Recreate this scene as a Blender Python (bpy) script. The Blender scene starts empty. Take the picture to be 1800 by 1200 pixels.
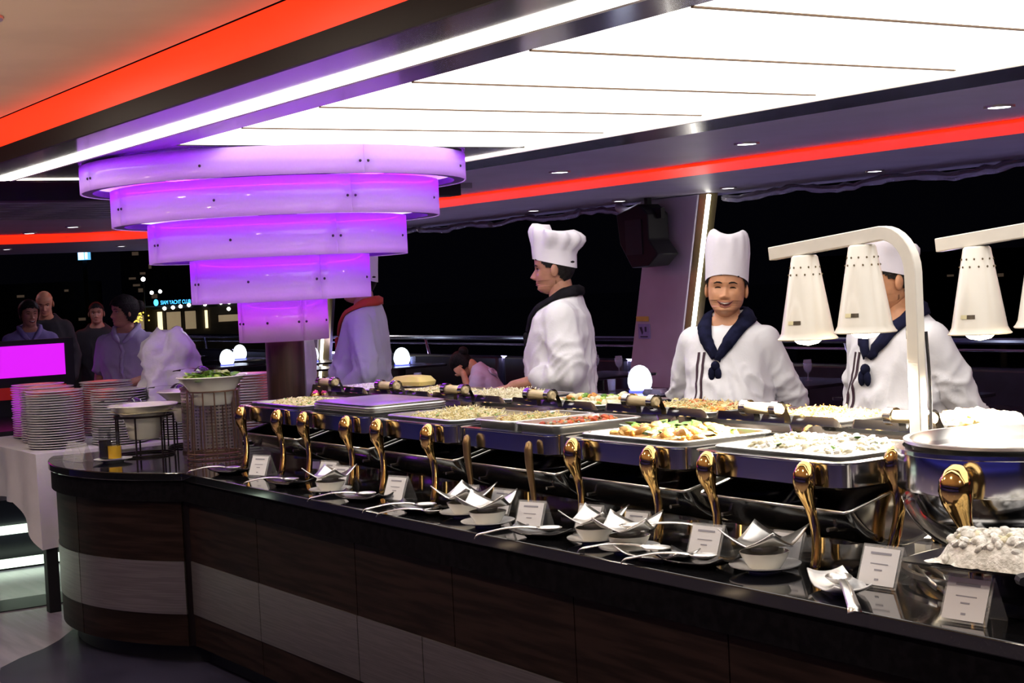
import bpy, bmesh, math, random
from mathutils import Vector, Matrix, Quaternion, noise
from mathutils.bvhtree import BVHTree
import numpy as np
PI = math.pi
random.seed(7)
sc = bpy.context.scene
COL = sc.collection

# ------------------------------------------------------------------ camera
cam_d = bpy.data.cameras.new('camera')
cam = bpy.data.objects.new('camera', cam_d); COL.objects.link(cam)
cam_d.sensor_width = 36.0; cam_d.lens = 36.0 * 2780 / 1800.0
cam_d.clip_start = 0.05; cam_d.clip_end = 600
_R = Matrix(((0.54349362, -0.00543494, 0.8393957), (0.83804487, 0.06058891, -0.54222668), (-0.0479111, 0.99814801, 0.03748441)))
cam.matrix_world = Matrix.Translation((2.949, -2.626, 1.70)) @ _R.to_4x4()
sc.camera = cam

# ------------------------------------------------------------------ world, exposure
w = bpy.data.worlds.new('night'); sc.world = w; w.use_nodes = True
w.node_tree.nodes['Background'].inputs[0].default_value = (0.006, 0.006, 0.012, 1)
w.node_tree.nodes['Background'].inputs[1].default_value = 0.12
vs = sc.view_settings
vs.view_transform = 'Standard'; vs.look = 'None'; vs.exposure = 0.0; vs.gamma = 1.0; vs.use_curve_mapping = False
sc.cycles.sample_clamp_indirect = 4.0
sc.cycles.max_bounces = 8; sc.cycles.diffuse_bounces = 3; sc.cycles.glossy_bounces = 4
sc.cycles.caustics_reflective = False; sc.cycles.caustics_refractive = False

def area_light(name, loc, size, power, col, rot=(0, 0, 0), sy=None):
    d = bpy.data.lights.new(name, 'AREA'); d.energy = power; d.color = col; d.size = size
    if sy: d.shape = 'RECTANGLE'; d.size_y = sy
    o = bpy.data.objects.new(name, d); COL.objects.link(o); o.location = loc; o.rotation_euler = rot
    return o
# ceiling downlights of the aisle in front of the buffet (warm) and over the dining side (cool violet)
for lx in (-4.4, -2.2, 0.0, 2.2):
    area_light('downlight_and_fill_beam', (lx, -1.3, 2.59), 0.16, 21, (1.0, 0.84, 0.66))
for lx in (-12.0, -9.0, -6.0, -3.0):
    area_light('downlight_and_fill_beam', (lx, 3.7, 2.44), 0.16, 10, (0.80, 0.72, 1.0))
for lx, ly, pw in ((-11.4, 2.6, 6), (-8.3, 2.75, 20), (-13.5, 1.2, 5)):  # fill beams without fixtures, added to brighten the people at left
    area_light('downlight_and_fill_beam', (lx, ly, 2.38), 0.14, pw, (0.86, 0.80, 1.0))

# ------------------------------------------------------------------ materials
MATS = {}
def mat(name, col=(.8, .8, .8), rough=.5, metal=0., nv=0.06, ns=6., bump=0., bs=40., emit=None, es=0., spec=.5,
        coat=0., trans=0., ior=1.45, alpha=1., stretch=(1, 1, 1), col2=None, lo=.4, hi=.6, detail=3., sss=0.):
    if name in MATS: return MATS[name]
    m = bpy.data.materials.new(name); m.use_nodes = True; nt = m.node_tree; n = nt.nodes; l = nt.links
    b = n['Principled BSDF']; MATS[name] = m
    b.inputs['Roughness'].default_value = rough; b.inputs['Metallic'].default_value = metal
    b.inputs['Specular IOR Level'].default_value = spec; b.inputs['IOR'].default_value = ior
    b.inputs['Coat Weight'].default_value = coat; b.inputs['Coat Roughness'].default_value = .06
    b.inputs['Transmission Weight'].default_value = trans; b.inputs['Alpha'].default_value = alpha
    if sss: b.inputs['Subsurface Weight'].default_value = sss; b.inputs['Subsurface Radius'].default_value = (.012, .005, .003)
    tc = n.new('ShaderNodeTexCoord'); mp = n.new('ShaderNodeMapping'); mp.inputs['Scale'].default_value = stretch
    l.new(tc.outputs['Object'], mp.inputs['Vector'])
    nz = n.new('ShaderNodeTexNoise'); nz.inputs['Scale'].default_value = ns; nz.inputs['Detail'].default_value = detail
    l.new(mp.outputs['Vector'], nz.inputs['Vector'])
    rp = n.new('ShaderNodeValToRGB'); l.new(nz.outputs['Fac'], rp.inputs['Fac'])
    c1 = [max(0, c * (1 - nv)) for c in col]; c2 = col2 if col2 else [min(1, c * (1 + nv)) for c in col]
    rp.color_ramp.elements[0].position = lo; rp.color_ramp.elements[1].position = hi
    rp.color_ramp.elements[0].color = (*c1, 1); rp.color_ramp.elements[1].color = (*c2, 1)
    l.new(rp.outputs['Color'], b.inputs['Base Color'])
    if bump:
        bz = n.new('ShaderNodeTexNoise'); bz.inputs['Scale'].default_value = bs; bz.inputs['Detail'].default_value = 4
        l.new(mp.outputs['Vector'], bz.inputs['Vector'])
        bp = n.new('ShaderNodeBump'); bp.inputs['Strength'].default_value = bump; bp.inputs['Distance'].default_value = .01
        l.new(bz.outputs['Fac'], bp.inputs['Height']); l.new(bp.outputs['Normal'], b.inputs['Normal'])
    if alpha < 1: m.blend_method = 'HASHED'
    if emit:
        b.inputs['Emission Color'].default_value = (*emit, 1); b.inputs['Emission Strength'].default_value = es
    return m
def acrylic(name, col, tcol):
    m = bpy.data.materials.new(name); m.use_nodes = True; nt = m.node_tree; n = nt.nodes; l = nt.links
    n.remove(n['Principled BSDF']); out = n['Material Output']; MATS[name] = m
    tc = n.new('ShaderNodeTexCoord'); nz = n.new('ShaderNodeTexNoise'); nz.inputs['Scale'].default_value = 90
    l.new(tc.outputs['Object'], nz.inputs['Vector'])
    rp = n.new('ShaderNodeValToRGB'); l.new(nz.outputs['Fac'], rp.inputs['Fac'])
    rp.color_ramp.elements[0].color = (*[c * .86 for c in tcol], 1); rp.color_ramp.elements[1].color = (*tcol, 1)
    d = n.new('ShaderNodeBsdfDiffuse'); d.inputs[0].default_value = (*col, 1)
    t = n.new('ShaderNodeBsdfTranslucent'); l.new(rp.outputs[0], t.inputs[0])
    mx = n.new('ShaderNodeMixShader'); mx.inputs[0].default_value = .55; l.new(d.outputs[0], mx.inputs[1]); l.new(t.outputs[0], mx.inputs[2])
    g = n.new('ShaderNodeBsdfGlossy'); g.inputs['Roughness'].default_value = .08
    m2 = n.new('ShaderNodeMixShader'); m2.inputs[0].default_value = .04; l.new(mx.outputs[0], m2.inputs[1]); l.new(g.outputs[0], m2.inputs[2])
    l.new(m2.outputs[0], out.inputs[0]); return m
def uplight(name, loc, power, col):
    d = bpy.data.lights.new(name, 'SPOT'); d.energy = power; d.color = col; d.spot_size = math.radians(128); d.spot_blend = .6; d.shadow_soft_size = .06
    o = bpy.data.objects.new(name, d); COL.objects.link(o); o.location = loc; o.rotation_euler = (PI, 0, 0); return o
def glow(name, col, es, base=None):
    return mat(name, base or col, .4, emit=col, es=es, nv=.02)

# ------------------------------------------------------------------ mesh helpers
class MB:
    def __init__(s): s.v = []; s.f = []; s.mi = []
    def add(s, vs, fs, mi=0):
        o = len(s.v); s.v += [tuple(p) for p in vs]; s.f += [tuple(i + o for i in f) for f in fs]; s.mi += [mi] * len(fs); return s
    def box(s, c, d, rz=0., mi=0, M=None):
        x, y, z = [q / 2 for q in d]
        vs = [Vector((a * x, b * y, e * z)) for a in (-1, 1) for b in (-1, 1) for e in (-1, 1)]
        R = Matrix.Rotation(rz, 4, 'Z') if M is None else M
        vs = [R @ p + Vector(c) for p in vs]
        return s.add(vs, [(0, 1, 3, 2), (4, 6, 7, 5), (0, 4, 5, 1), (2, 3, 7, 6), (0, 2, 6, 4), (1, 5, 7, 3)], mi)
    def rings(s, rs, cap0=True, cap1=True, closed=False, mi=0):
        n = len(rs[0]); vs = [p for r in rs for p in r]; fs = []
        m = len(rs)
        for i in range(m if closed else m - 1):
            a = i * n; b = ((i + 1) % m) * n
            for j in range(n):
                k = (j + 1) % n; fs.append((a + j, a + k, b + k, b + j))
        if not closed:
            if cap0: fs.append(tuple(range(n))[::-1])
            if cap1: fs.append(tuple((m - 1) * n + j for j in range(n)))
        return s.add(vs, fs, mi)
    def sheet(s, rows, mi=0):
        n = len(rows[0]); vs = [p for r in rows for p in r]
        return s.add(vs, [(i * n + j, i * n + j + 1, (i + 1) * n + j + 1, (i + 1) * n + j) for i in range(len(rows) - 1) for j in range(n - 1)], mi)
    def lathe(s, prof, n=24, c=(0, 0, 0), cap0=True, cap1=True, a0=0., a1=2 * PI, mi=0):
        if abs(a1 - a0 - 2 * PI) < 1e-6:
            rs = [[(c[0] + r * math.cos(2 * PI * j / n), c[1] + r * math.sin(2 * PI * j / n), c[2] + z) for j in range(n)] for r, z in prof]
            return s.rings(rs, cap0, cap1, mi=mi)
        rows = [[(c[0] + r * math.cos(a0 + (a1 - a0) * j / n), c[1] + r * math.sin(a0 + (a1 - a0) * j / n), c[2] + z) for j in range(n + 1)] for r, z in prof]
        return s.sheet(rows, mi)
    def tube(s, path, r, n=8, closed=False, flat=1., up=None, cap=True, mi=0):
        P = [Vector(p) for p in path]; m = len(P); rs = []
        R = r if isinstance(r, (list, tuple)) else [r] * m
        nrm = None
        for i in range(m):
            t = (P[(i + 1) % m] - P[i - 1]) if closed else (P[min(i + 1, m - 1)] - P[max(i - 1, 0)])
            t = t.normalized() if t.length > 1e-9 else Vector((0, 0, 1))
            if nrm is None:
                u = Vector(up) if up else (Vector((0, 0, 1)) if abs(t.z) < .9 else Vector((1, 0, 0)))
                nrm = (u - t * u.dot(t)).normalized()
            else:
                nrm = nrm - t * nrm.dot(t); nrm = nrm.normalized() if nrm.length > 1e-6 else t.orthogonal().normalized()
            if up and not closed:
                u = Vector(up); q = u - t * u.dot(t)
                if q.length > .1: nrm = q.normalized()
            bn = t.cross(nrm)
            rs.append([P[i] + (nrm * math.cos(2 * PI * k / n) + bn * math.sin(2 * PI * k / n) * flat) * R[i] for k in range(n)])
        return s.rings(rs, cap, cap, closed, mi)
    def prism(s, poly, z0, z1, mi=0):
        return s.rings([[(x, y, z0) for x, y in poly], [(x, y, z1) for x, y in poly]], mi=mi)
    def sphere(s, c, r, n=12, m=8, mi=0):
        r = r if isinstance(r, (list, tuple)) else (r, r, r)
        rs = [[(c[0] + r[0] * math.sin(a) * math.cos(2 * PI * j / n), c[1] + r[1] * math.sin(a) * math.sin(2 * PI * j / n), c[2] - r[2] * math.cos(a)) for j in range(n)]
              for a in [PI * (i + .25) / (m - .5) for i in range(m)]]
        return s.rings(rs, mi=mi)
    def capsule(s, a, b, ra, rb, n=12):
        a = Vector(a); b = Vector(b); t = (b - a).normalized(); u = t.orthogonal().normalized(); v = t.cross(u); rs = []
        for k in range(4):
            q = PI / 2 * (k + .3) / 4.3; rs.append((a - t * ra * math.cos(q), ra * math.sin(q)))
        rs.append((a, ra)); rs.append((b, rb))
        for k in range(4):
            q = PI / 2 * (1 - (k + .7) / 4.7 * 1.0); rs.append((b + t * rb * math.cos(q), rb * math.sin(q)))
        return s.rings([[p + (u * math.cos(2 * PI * k / n) + v * math.sin(2 * PI * k / n)) * r for k in range(n)] for p, r in rs])
    def xf(s, M): s.v = [tuple(M @ Vector(p)) for p in s.v]; return s
    def mesh(s, name, smooth=35):
        me = bpy.data.meshes.new(name); me.from_pydata(s.v, [], s.f); me.update()
        if any(s.mi): me.polygons.foreach_set('material_index', s.mi)
        bm = bmesh.new(); bm.from_mesh(me); bmesh.ops.recalc_face_normals(bm, faces=bm.faces); bm.to_mesh(me); bm.free()
        if smooth:
            me.shade_smooth(); me.set_sharp_from_angle(angle=math.radians(smooth))
        return me
def link(name, me, parent=None, m=None, loc=None):
    o = bpy.data.objects.new(name, me); COL.objects.link(o)
    if m is not None:
        for q in (m if isinstance(m, (list, tuple)) else [m]):
            me.materials.append(q)
    if parent: o.parent = parent
    if loc: o.location = loc
    return o
def obj(name, mb, m, parent=None, smooth=35, bevel=0., loc=None, rz=0., solid=0.):
    o = link(name, mb.mesh(name, smooth), parent, m, loc)
    if rz: o.rotation_euler = (0, 0, rz)
    if solid:
        q = o.modifiers.new('thickness', 'SOLIDIFY'); q.thickness = solid; q.offset = 0
    if bevel:
        q = o.modifiers.new('bevel', 'BEVEL'); q.width = bevel; q.segments = 2; q.limit_method = 'ANGLE'
    return o
def tag(o, label, cat, group=None, kind=None):
    if label: o['label'] = label
    if cat: o['category'] = cat
    if group: o['group'] = group
    if kind: o['kind'] = kind
    return o
def thing(name, label, cat, loc=(0, 0, 0), rz=0., group=None):
    o = bpy.data.objects.new(name, None); COL.objects.link(o); o.location = loc; o.rotation_euler = (0, 0, rz); o.empty_display_size = .05
    return tag(o, label, cat, group)
def struct(name, mb, m, parent=None, **k):
    o = obj(name, mb, m, parent, **k)
    if parent is None: o['kind'] = 'structure'
    return o
def dup(root, loc, rz=None, label=None, group=None, scale=None):
    r = root.copy(); COL.objects.link(r); r.location = loc
    if rz is not None: r.rotation_euler = (0, 0, rz)
    if scale: r.scale = (scale,) * 3
    if label: r['label'] = label
    if group: r['group'] = group
    for ch in list(root.children):
        c = ch.copy(); COL.objects.link(c); c.parent = r
        for g in list(ch.children):
            d = g.copy(); COL.objects.link(d); d.parent = c
    return r
def rrect(a, b, r, n=5, z=0., cx=0., cy=0.):
    P = []
    for (sx, sy, q) in ((1, 1, 0), (-1, 1, 1), (-1, -1, 2), (1, -1, 3)):
        for k in range(n + 1):
            t = (q + k / n) * PI / 2
            P.append((cx + sx * (a - r) + r * math.cos(t), cy + sy * (b - r) + r * math.sin(t), z))
    return P
def smooth_path(P, sub=6):
    P = [Vector(p) for p in P]; out = []
    for i in range(len(P) - 1):
        p0 = P[max(i - 1, 0)]; p1 = P[i]; p2 = P[i + 1]; p3 = P[min(i + 2, len(P) - 1)]
        for k in range(sub):
            t = k / sub
            out.append(.5 * ((2 * p1) + (p2 - p0) * t + (2 * p0 - 5 * p1 + 4 * p2 - p3) * t * t + (3 * p1 - p0 - 3 * p2 + p3) * t ** 3))
    out.append(P[-1]); return out
def interp(xs, ys, x): return float(np.interp(x, xs, ys))

# ------------------------------------------------------------------ shared materials
lacquer = mat('black_lacquer', (.016, .012, .017), .17, nv=.2, ns=3, coat=.1, bump=.02, bs=3)
fascia_m = mat('dark_fascia', (.006, .003, .004), .5, nv=.1, spec=.15)
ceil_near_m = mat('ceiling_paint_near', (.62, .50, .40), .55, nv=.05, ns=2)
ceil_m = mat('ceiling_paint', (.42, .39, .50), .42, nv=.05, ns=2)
led_white = glow('led_white', (1.0, .95, .86), 7.)
led_soft = glow('led_warm', (1.0, .93, .78), 4.)
panel_glow = glow('stretch_panel_glow', (1.0, .955, .90), 2.5)
led_red = glow('led_red', (1.0, .030, .006), .95)
led_red_hot = glow('led_red_hot', (1.0, .030, .004), 1.25)
trim_m = mat('aluminium_trim', (.55, .52, .48), .35, .8)
black_m = mat('black_paint', (.012, .012, .016), .55, spec=.25)
dl_glow = glow('downlight_glow', (.95, .95, 1.0), 9.)
# ------------------------------------------------------------------ floor, ceilings
struct('floor', MB().box((-9, .5, -.05), (34, 16, .1)), mat('floor_vinyl', (.31, .29, .38), .22, nv=.12, ns=1.2, stretch=(1, 9, 1), bump=.02, bs=8))
inl = [(-4.4 + .0, -.76), (-4.60, -.70), (-4.74, -.57), (-4.86, -.42), (-5.0, -.30), (-5.2, -.17), (-5.2, 2.4), (3.2, 2.4), (3.2, -1.3), (-3.4, -1.3), (-4.1, -.82)]
struct('floor_inlay', MB().prism(inl, 0, .004), mat('floor_dark_vinyl', (.030, .028, .055), .25, nv=.2, ns=3))
struct('floor_border', MB().box((-6.15, 1.2, .003), (.34, 4.4, .006)), mat('floor_dark_strip', (.02, .02, .028), .35))
struct('ceiling', MB().box((-7.2, 5.1, 2.56), (27, 5.2, .2)), ceil_m)
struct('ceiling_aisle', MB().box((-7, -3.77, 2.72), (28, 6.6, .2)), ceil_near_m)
struct('ceiling_end', MB().box((-15.5, 1.0, 2.56), (10, 3.0, .2)), ceil_m)
struct('wall_aisle', MB().box((-9, -7.1, 1.3), (34, .12, 2.8)), mat('wall_aisle_paint', (.014, .016, .05), .6, nv=.2, ns=1.))
# blue light lines added to the unseen aisle wall, giving chafers blue reflections
for zz in (.55, 1.05, 2.25):
    t = struct('added_blue_line', MB().box((-9, -7.02, zz), (34, .04, .10)), glow('added_led_blue', (.09, .09, .80), .9))
struct('wall_entrance', MB().box((6.05, .2, 1.3), (.12, 15, 2.8)), mat('wall_entrance_paint', (.09, .08, .11), .5, nv=.2, ns=1.))
# ---------------- light canopy over the buffet: dark lacquered frame, white led lines, back-lit panels
cn = thing('light_canopy', 'dropped ceiling canopy over buffet with glowing white panels and dark lacquered frame', 'ceiling light', (0, 0, 2.40))
X0, X1 = -6.15, 3.6
def cbox(name, x0, x1, y0, y1, z0, z1, m, bevel=0.): return obj(name, MB().box(((x0 + x1) / 2, (y0 + y1) / 2, (z0 + z1) / 2), (x1 - x0, y1 - y0, z1 - z0)), m, cn, bevel=bevel)
cbox('canopy_core', X0, X1, -.44, 2.47, .05, .217, fascia_m)
cbox('frame_board', X0, X1, -.467, -.262, 0, .05, lacquer)
cbox('frame_board', -5.86, X1, -.148, .075, 0, .05, lacquer)
cbox('frame_board', -5.86, -4.0, .077, 2.0, 0, .05, lacquer)
cbox('frame_board', X0, X1, 2.055, 2.50, 0, .05, lacquer)
cbox('frame_board', -4.0, X1, 1.965, 2.0, .01, .05, lacquer)
cbox('frame_board', X0, -5.945, -.26, 2.055, 0, .05, lacquer)
cbox('fascia', X0, X1, -.485, -.467, .0, .075, fascia_m)
cbox('led_line', -5.94, X1, -.255, -.170, -.006, .03, led_white)
cbox('led_trim', -5.86, X1, -.170, -.150, -.014, .03, trim_m)
cbox('led_line', -5.94, X1, 2.002, 2.036, -.006, .03, led_soft)
cbox('led_trim', -5.86, X1, 2.036, 2.053, -.014, .03, trim_m)
cbox('led_line', -5.94, -5.88, -.165, 2.0, -.004, .03, led_soft)
cbox('red_led_band', X0, X1, -.462, -.441, .078, .217, led_red_hot)
seam_m = mat('panel_seam', (.20, .13, .08), .6)
xs = [-3.99, -3.25, -2.51, -1.79, -1.06, -.29, .45, 1.19, 1.93, 2.67, 3.41]
for a, b in zip(xs[:-1], xs[1:]):
    p = cbox('light_panel', a + .002, b - .002, .08, 1.96, .004, .03, panel_glow)
    cbox('seam_strip', b - .006, b + .006, .08, 1.96, -.003, .002, seam_m)
# ---------------- far ceiling details: red light trough that sweeps round, slats, downlights
path = [(6, 4.78, .62), (0, 4.78, .64), (-6, 4.78, .66), (-9.5, 4.72, .72), (-12, 4.55, 1.0), (-13.8, 4.15, 1.5), (-15.0, 3.3, 2.0), (-15.25, 2.0, 2.1), (-15.3, .4, 2.1), (-15.3, -.5, 2.1)]
P = smooth_path([(a, b, 0) for a, b, c in path], 8); W = [c for a, b, c in path]
rows = []
for i, p in enumerate(P):
    t = (P[min(i + 1, len(P) - 1)] - P[max(i - 1, 0)]).normalized(); nn = Vector((-t.y, t.x, 0)); wd = np.interp(i / 8, range(len(W)), W) / 2
    rows.append([p + nn * wd, p - nn * wd])
tr = MB(); tr.sheet([[(a.x, a.y, 2.440), (b.x, b.y, 2.440)] for a, b in rows]); tr.sheet([[(a.x, a.y, 2.456), (b.x, b.y, 2.456)] for a, b in rows])
tag(obj('red_light_trough', tr, led_red), 'red light band sweeping along the grey ceiling towards the stern', 'ceiling light')
sl = thing('slatted_ceiling', 'dark slatted ceiling panel at left behind the purple tiered lamp', 'ceiling panel', (-8.9, 1.2, 2.40))
obj('backing', MB().box((0, 0, .10), (3.5, 5.0, .06)), black_m, sl)
slm = mat('grey_slat', (.30, .30, .33), .35, nv=.3, ns=4)
slat_me = MB().box((0, 0, 0), (.19, 4.9, .05)).mesh('slat', 0); slat_me.materials.append(slm)
for i in range(12):
    q = bpy.data.objects.new('slat', slat_me); COL.objects.link(q); q.parent = sl; q.location = (-1.6 + i * .29, 0, .045)
fb = thing('ceiling_beam', 'black ceiling beam with thin red light line behind canopy', 'beam', (-7.05, .8, 2.40))
obj('beam_body', MB().box((0, 0, .02), (.16, 5.2, .14)), black_m, fb)
obj('added_grazing_led', MB().box((-.085, 0, -.03), (.02, 5.0, .03)), glow('added_led_cool', (.55, .58, 1.0), 3.), fb)  # cool strip added on the beam to brighten the slats
obj('red_led_line', MB().box((.085, 0, .085), (.02, 5.2, .018)), led_red_hot, fb)
dl = thing('downlight', 'small white recessed downlight in the grey ceiling', 'downlight', (-6.2, 3.75, 2.452), 0, 'downlights in the ceiling over the dining side')
obj('trim_ring', MB().lathe([(.055, 0), (.075, -.004), (.078, .012), (.055, .012)], 20, cap0=False, cap1=False), trim_m, dl)
obj('lens', MB().lathe([(.055, -.001), (.02, -.002), (.001, -.002)], 20), dl_glow, dl)
ORD = 'first second third fourth fifth sixth seventh eighth ninth tenth eleventh twelfth thirteenth fourteenth fifteenth sixteenth seventeenth eighteenth nineteenth twentieth twenty-first twenty-second twenty-third twenty-fourth twenty-fifth twenty-sixth'.split()
dl['label'] = 'third recessed downlight from right between canopy and red band'
for row, d in (([(-2.35, 3.75), (-4.2, 3.72), None, (-7.5, 3.7), (-10.5, 3.7)], 'between canopy and red band'), ([(-4.4, 6.85), (-6.2, 6.85), (-8.0, 6.85), (-9.7, 6.9), (-11.2, 6.87), (-16.8, 5.9)], 'beyond the red band'), ([(-12.6, 2.3), (-13.75, 2.2), (-18.4, 4.8), (-18.3, 3.2)], 'near the stern at left')):
    for k, p in enumerate(row):
        if p: dup(dl, (p[0], p[1], 2.452), label=ORD[k] + ' recessed downlight from right ' + d)
dln = thing('downlight', 'warm aisle downlight at the top left corner of the near ceiling', 'downlight', (-2.2, -1.3, 2.615), 0)
obj('trim_ring', MB().lathe([(.09, 0), (.115, -.004), (.118, .012), (.09, .012)], 24, cap0=False, cap1=False), trim_m, dln)
for k, x in enumerate((-4.4, 0.0, 2.2)): dup(dln, (x, -1.3, 2.615), label=ORD[k] + ' extra warm aisle downlight from the stern in near ceiling')
# ---------------- open ship side: bulwark, railing, raked pillars, rolled clear curtains
struct('wall_far', MB().box((-9, 7.62, .40), (34, .14, .80)), mat('bulwark_paint', (.02, .02, .028), .4))
struct('trim_2', MB().box((-9, 7.50, .815), (30, .05, .02)), glow('sill_violet', (.60, .53, 1.0), 13.))
struct('wall_stern', MB().box((-23.6, 1.5, .40), (.14, 12, .80)), mat('bulwark_paint'))
railm = mat('polished_rail', (.55, .56, .66), .16, 1.)
def railing(nm, label, p0, p1, npost):
    p0 = Vector(p0); p1 = Vector(p1); r = thing(nm, label, 'railing', p0); d = p1 - p0; u = d.normalized()
    obj('top_rail', MB().tube([Vector((0, 0, 1.045)), d + Vector((0, 0, 1.045))], .032, 10), railm, r)
    obj('lower_rail', MB().tube([Vector((0, 0, .972)), d + Vector((0, 0, .972))], .012, 8), railm, r)
    for i in range(npost):
        q = d * ((i + .5) / npost)
        obj('post', MB().tube([q + Vector((0, 0, 1.03)), q + u * .16 + Vector((0, 0, .66))], .022, 8), railm, r)
railing('ship_railing', 'polished metal railing along the open ship side behind the chefs', (-23.4, 7.45, 0), (4, 7.45, 0), 11)
railing('ship_railing', 'polished metal railing across the dark stern end at left', (-23.4, -3.5, 0), (-23.4, 7.3, 0), 4)
pill_m = mat('pillar_paint', (.47, .43, .56), .5, nv=.05, ns=2)
chan_m = mat('brass_channel', (.55, .45, .22), .3, .7)
def pillar(label, dx):
    p = thing('raked_pillar', label, 'pillar', (dx, 7.2, 0))
    poly = [(-1.02, .0), (-.22, .0), (.38, 2.455), (-.38, 2.455)]
    obj('pillar_body', MB().rings([[(x, -.02, z) for x, z in poly], [(x, .22, z) for x, z in poly]]), pill_m, p, bevel=.01)
    ch = [(-.21, .0), (-.08, .0), (.53, 2.455), (.39, 2.455)]
    obj('light_channel', MB().rings([[(x, -.01, z) for x, z in ch], [(x, .10, z) for x, z in ch]]), chan_m, p)
    obj('led_tube', MB().tube([(-.06, -.03, .02), (.55, -.03, 2.44)], .021, 8), led_white, p)
    return p
pl = pillar('slanted white pillar with bright light tube between two chefs', -9.20)
pillar('slanted white pillar with light tube behind chef in red neckerchief', -17.3)
sg = thing('safety_sticker', 'small yellow and pale blue safety sticker on slanted pillar', 'sticker', (-9.77, 7.172, 1.14))
obj('yellow_strip', MB().box((0, 0, .125), (.20, .004, .05)), mat('sticker_yellow', (.62, .45, .10), .6), sg)
obj('blue_panel', MB().box((.02, 0, 0), (.19, .004, .15)), mat('sticker_blue', (.28, .28, .60), .6), sg)
obj('pictogram', MB().add([(-.05, -.004, .04), (-.01, -.004, .045), (.01, -.004, -.01), (-.01, -.004, -.04)], [(0, 1, 2, 3)]).box((.05, -.004, .02), (.03, .002, .05)).box((.02, -.004, -.055), (.12, .002, .012)), mat('sticker_ink', (.03, .03, .08), .6), sg)
clear = mat('clear_vinyl', (.75, .78, .95), .08, trans=.75, nv=.1, ior=1.3, bump=.3, bs=9)
def roll(label, x0, x1, seed):
    rnd = random.Random(seed); pts = []; rad = []
    k = int((x1 - x0) / .10)
    for i in range(k + 1):
        pts.append((x0 + (x1 - x0) * i / k, 7.30 + rnd.uniform(-.02, .02), 2.40 + rnd.uniform(-.010, .010) - .02 * math.sin(i * .5))); rad.append(.034 + rnd.uniform(-.010, .010))
    t = tag(obj('rolled_curtain', MB().tube(pts, rad, 9), clear), label, 'curtain')
for i, (a, b, l) in enumerate(((-8.6, 3.5, 'rolled clear plastic curtain under ceiling edge above the smiling chef'), (-16.8, -9.75, 'rolled clear plastic curtain under ceiling edge above the profile chef'),
                               (-23, -17.6, 'rolled clear plastic curtain under ceiling at the far stern'))): roll(l, a, b, i)
# unseen floor uplights added along the aisle to brighten the tan ceiling
for k, lx in enumerate((-5.6, -3.4, -1.2, 1.0)):
    u = thing('added_uplight', ORD[k] + ' added unseen floor uplight from the stern in the near aisle', 'added floor light', (lx, -2.8, 0), 0, 'added aisle floor uplights')
    obj('rim_ring', MB().lathe([(.07, 0), (.10, .002), (.10, .010), (.07, .014)], 28, cap0=False, cap1=False), trim_m, u); obj('lens', MB().lathe([(.07, .006), (.001, .008)], 28), mat('added_uplight_lens', (.8, .75, .6), .2, emit=(1.0, .75, .5), es=4.), u)
    uplight('added_uplight_beam', (lx, -2.8, .06), 92, (1.0, .72, .48))
# loudspeaker hung on the pillar
ls = thing('loudspeaker', 'black loudspeaker hanging from ceiling on the slanted pillar', 'loudspeaker', (-9.35, 6.98, 2.10))
sp = [(-.34, .22), (.02, .30), (.16, .20), (.16, -.05), (.30, -.20), (.14, -.31), (-.12, -.32), (-.30, -.08)]
obj('cabinet', MB().rings([[(x, -.14, z) for x, z in sp], [(x, .12, z) for x, z in sp]]), black_m, ls, bevel=.012)
obj('bracket', MB().box((.16, 0, .20), (.14, .05, .10)).box((.0, 0, .33), (.05, .05, .10)), black_m, ls)
obj('grille', MB().box((-.06, -.146, -.02), (.26, .01, .34)), mat('speaker_grille', (.02, .02, .025), .7, bump=.4, bs=200), ls)
cd = tag(obj('conduit_box', MB().tube(smooth_path([(-10.05, 7.15, 2.41), (-9.9, 7.1, 2.37), (-9.72, 7.05, 2.35), (-9.5, 7.05, 2.40)], 4), .045, 10), mat('conduit_white', (.5, .48, .6), .35)), 'pale rounded conduit under ceiling beside hanging loudspeaker', 'conduit')

# ------------------------------------------------------------------ tiered purple lamp round the column
CXL, CYL = -4.788, .93
tl = thing('tiered_lamp', 'huge five tiered purple glowing acrylic lamp around the column', 'lamp', (CXL, CYL, 1.44))
acr = acrylic('purple_acrylic', (.74, .62, .82), (.86, .55, .98))
led_mag = glow('led_magenta', (.48, .025, 1.0), 20.)
added_led_bot = glow('added_led_lavender', (.95, .88, 1.0), 16.)
shield_m = mat('added_shield_violet', (.10, .04, .16), .5)
led_mag5 = glow('led_pink', (1.0, .20, .95), 16.)
inner_m = mat('lamp_inner_white', (.20, .10, .26), .6)
bolt_m = mat('dark_bolt', (.05, .03, .06), .4, .6)
BOLT = MB().sphere((0, 0, 0), .007, 8, 5).mesh('bolt', 60); BOLT.materials.append(bolt_m)
tiers = [(1.006, 2.255, 2.392), (.857, 2.076, 2.262), (.677, 1.881, 2.083), (.471, 1.660, 1.888), (.235, 1.448, 1.667)]
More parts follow.
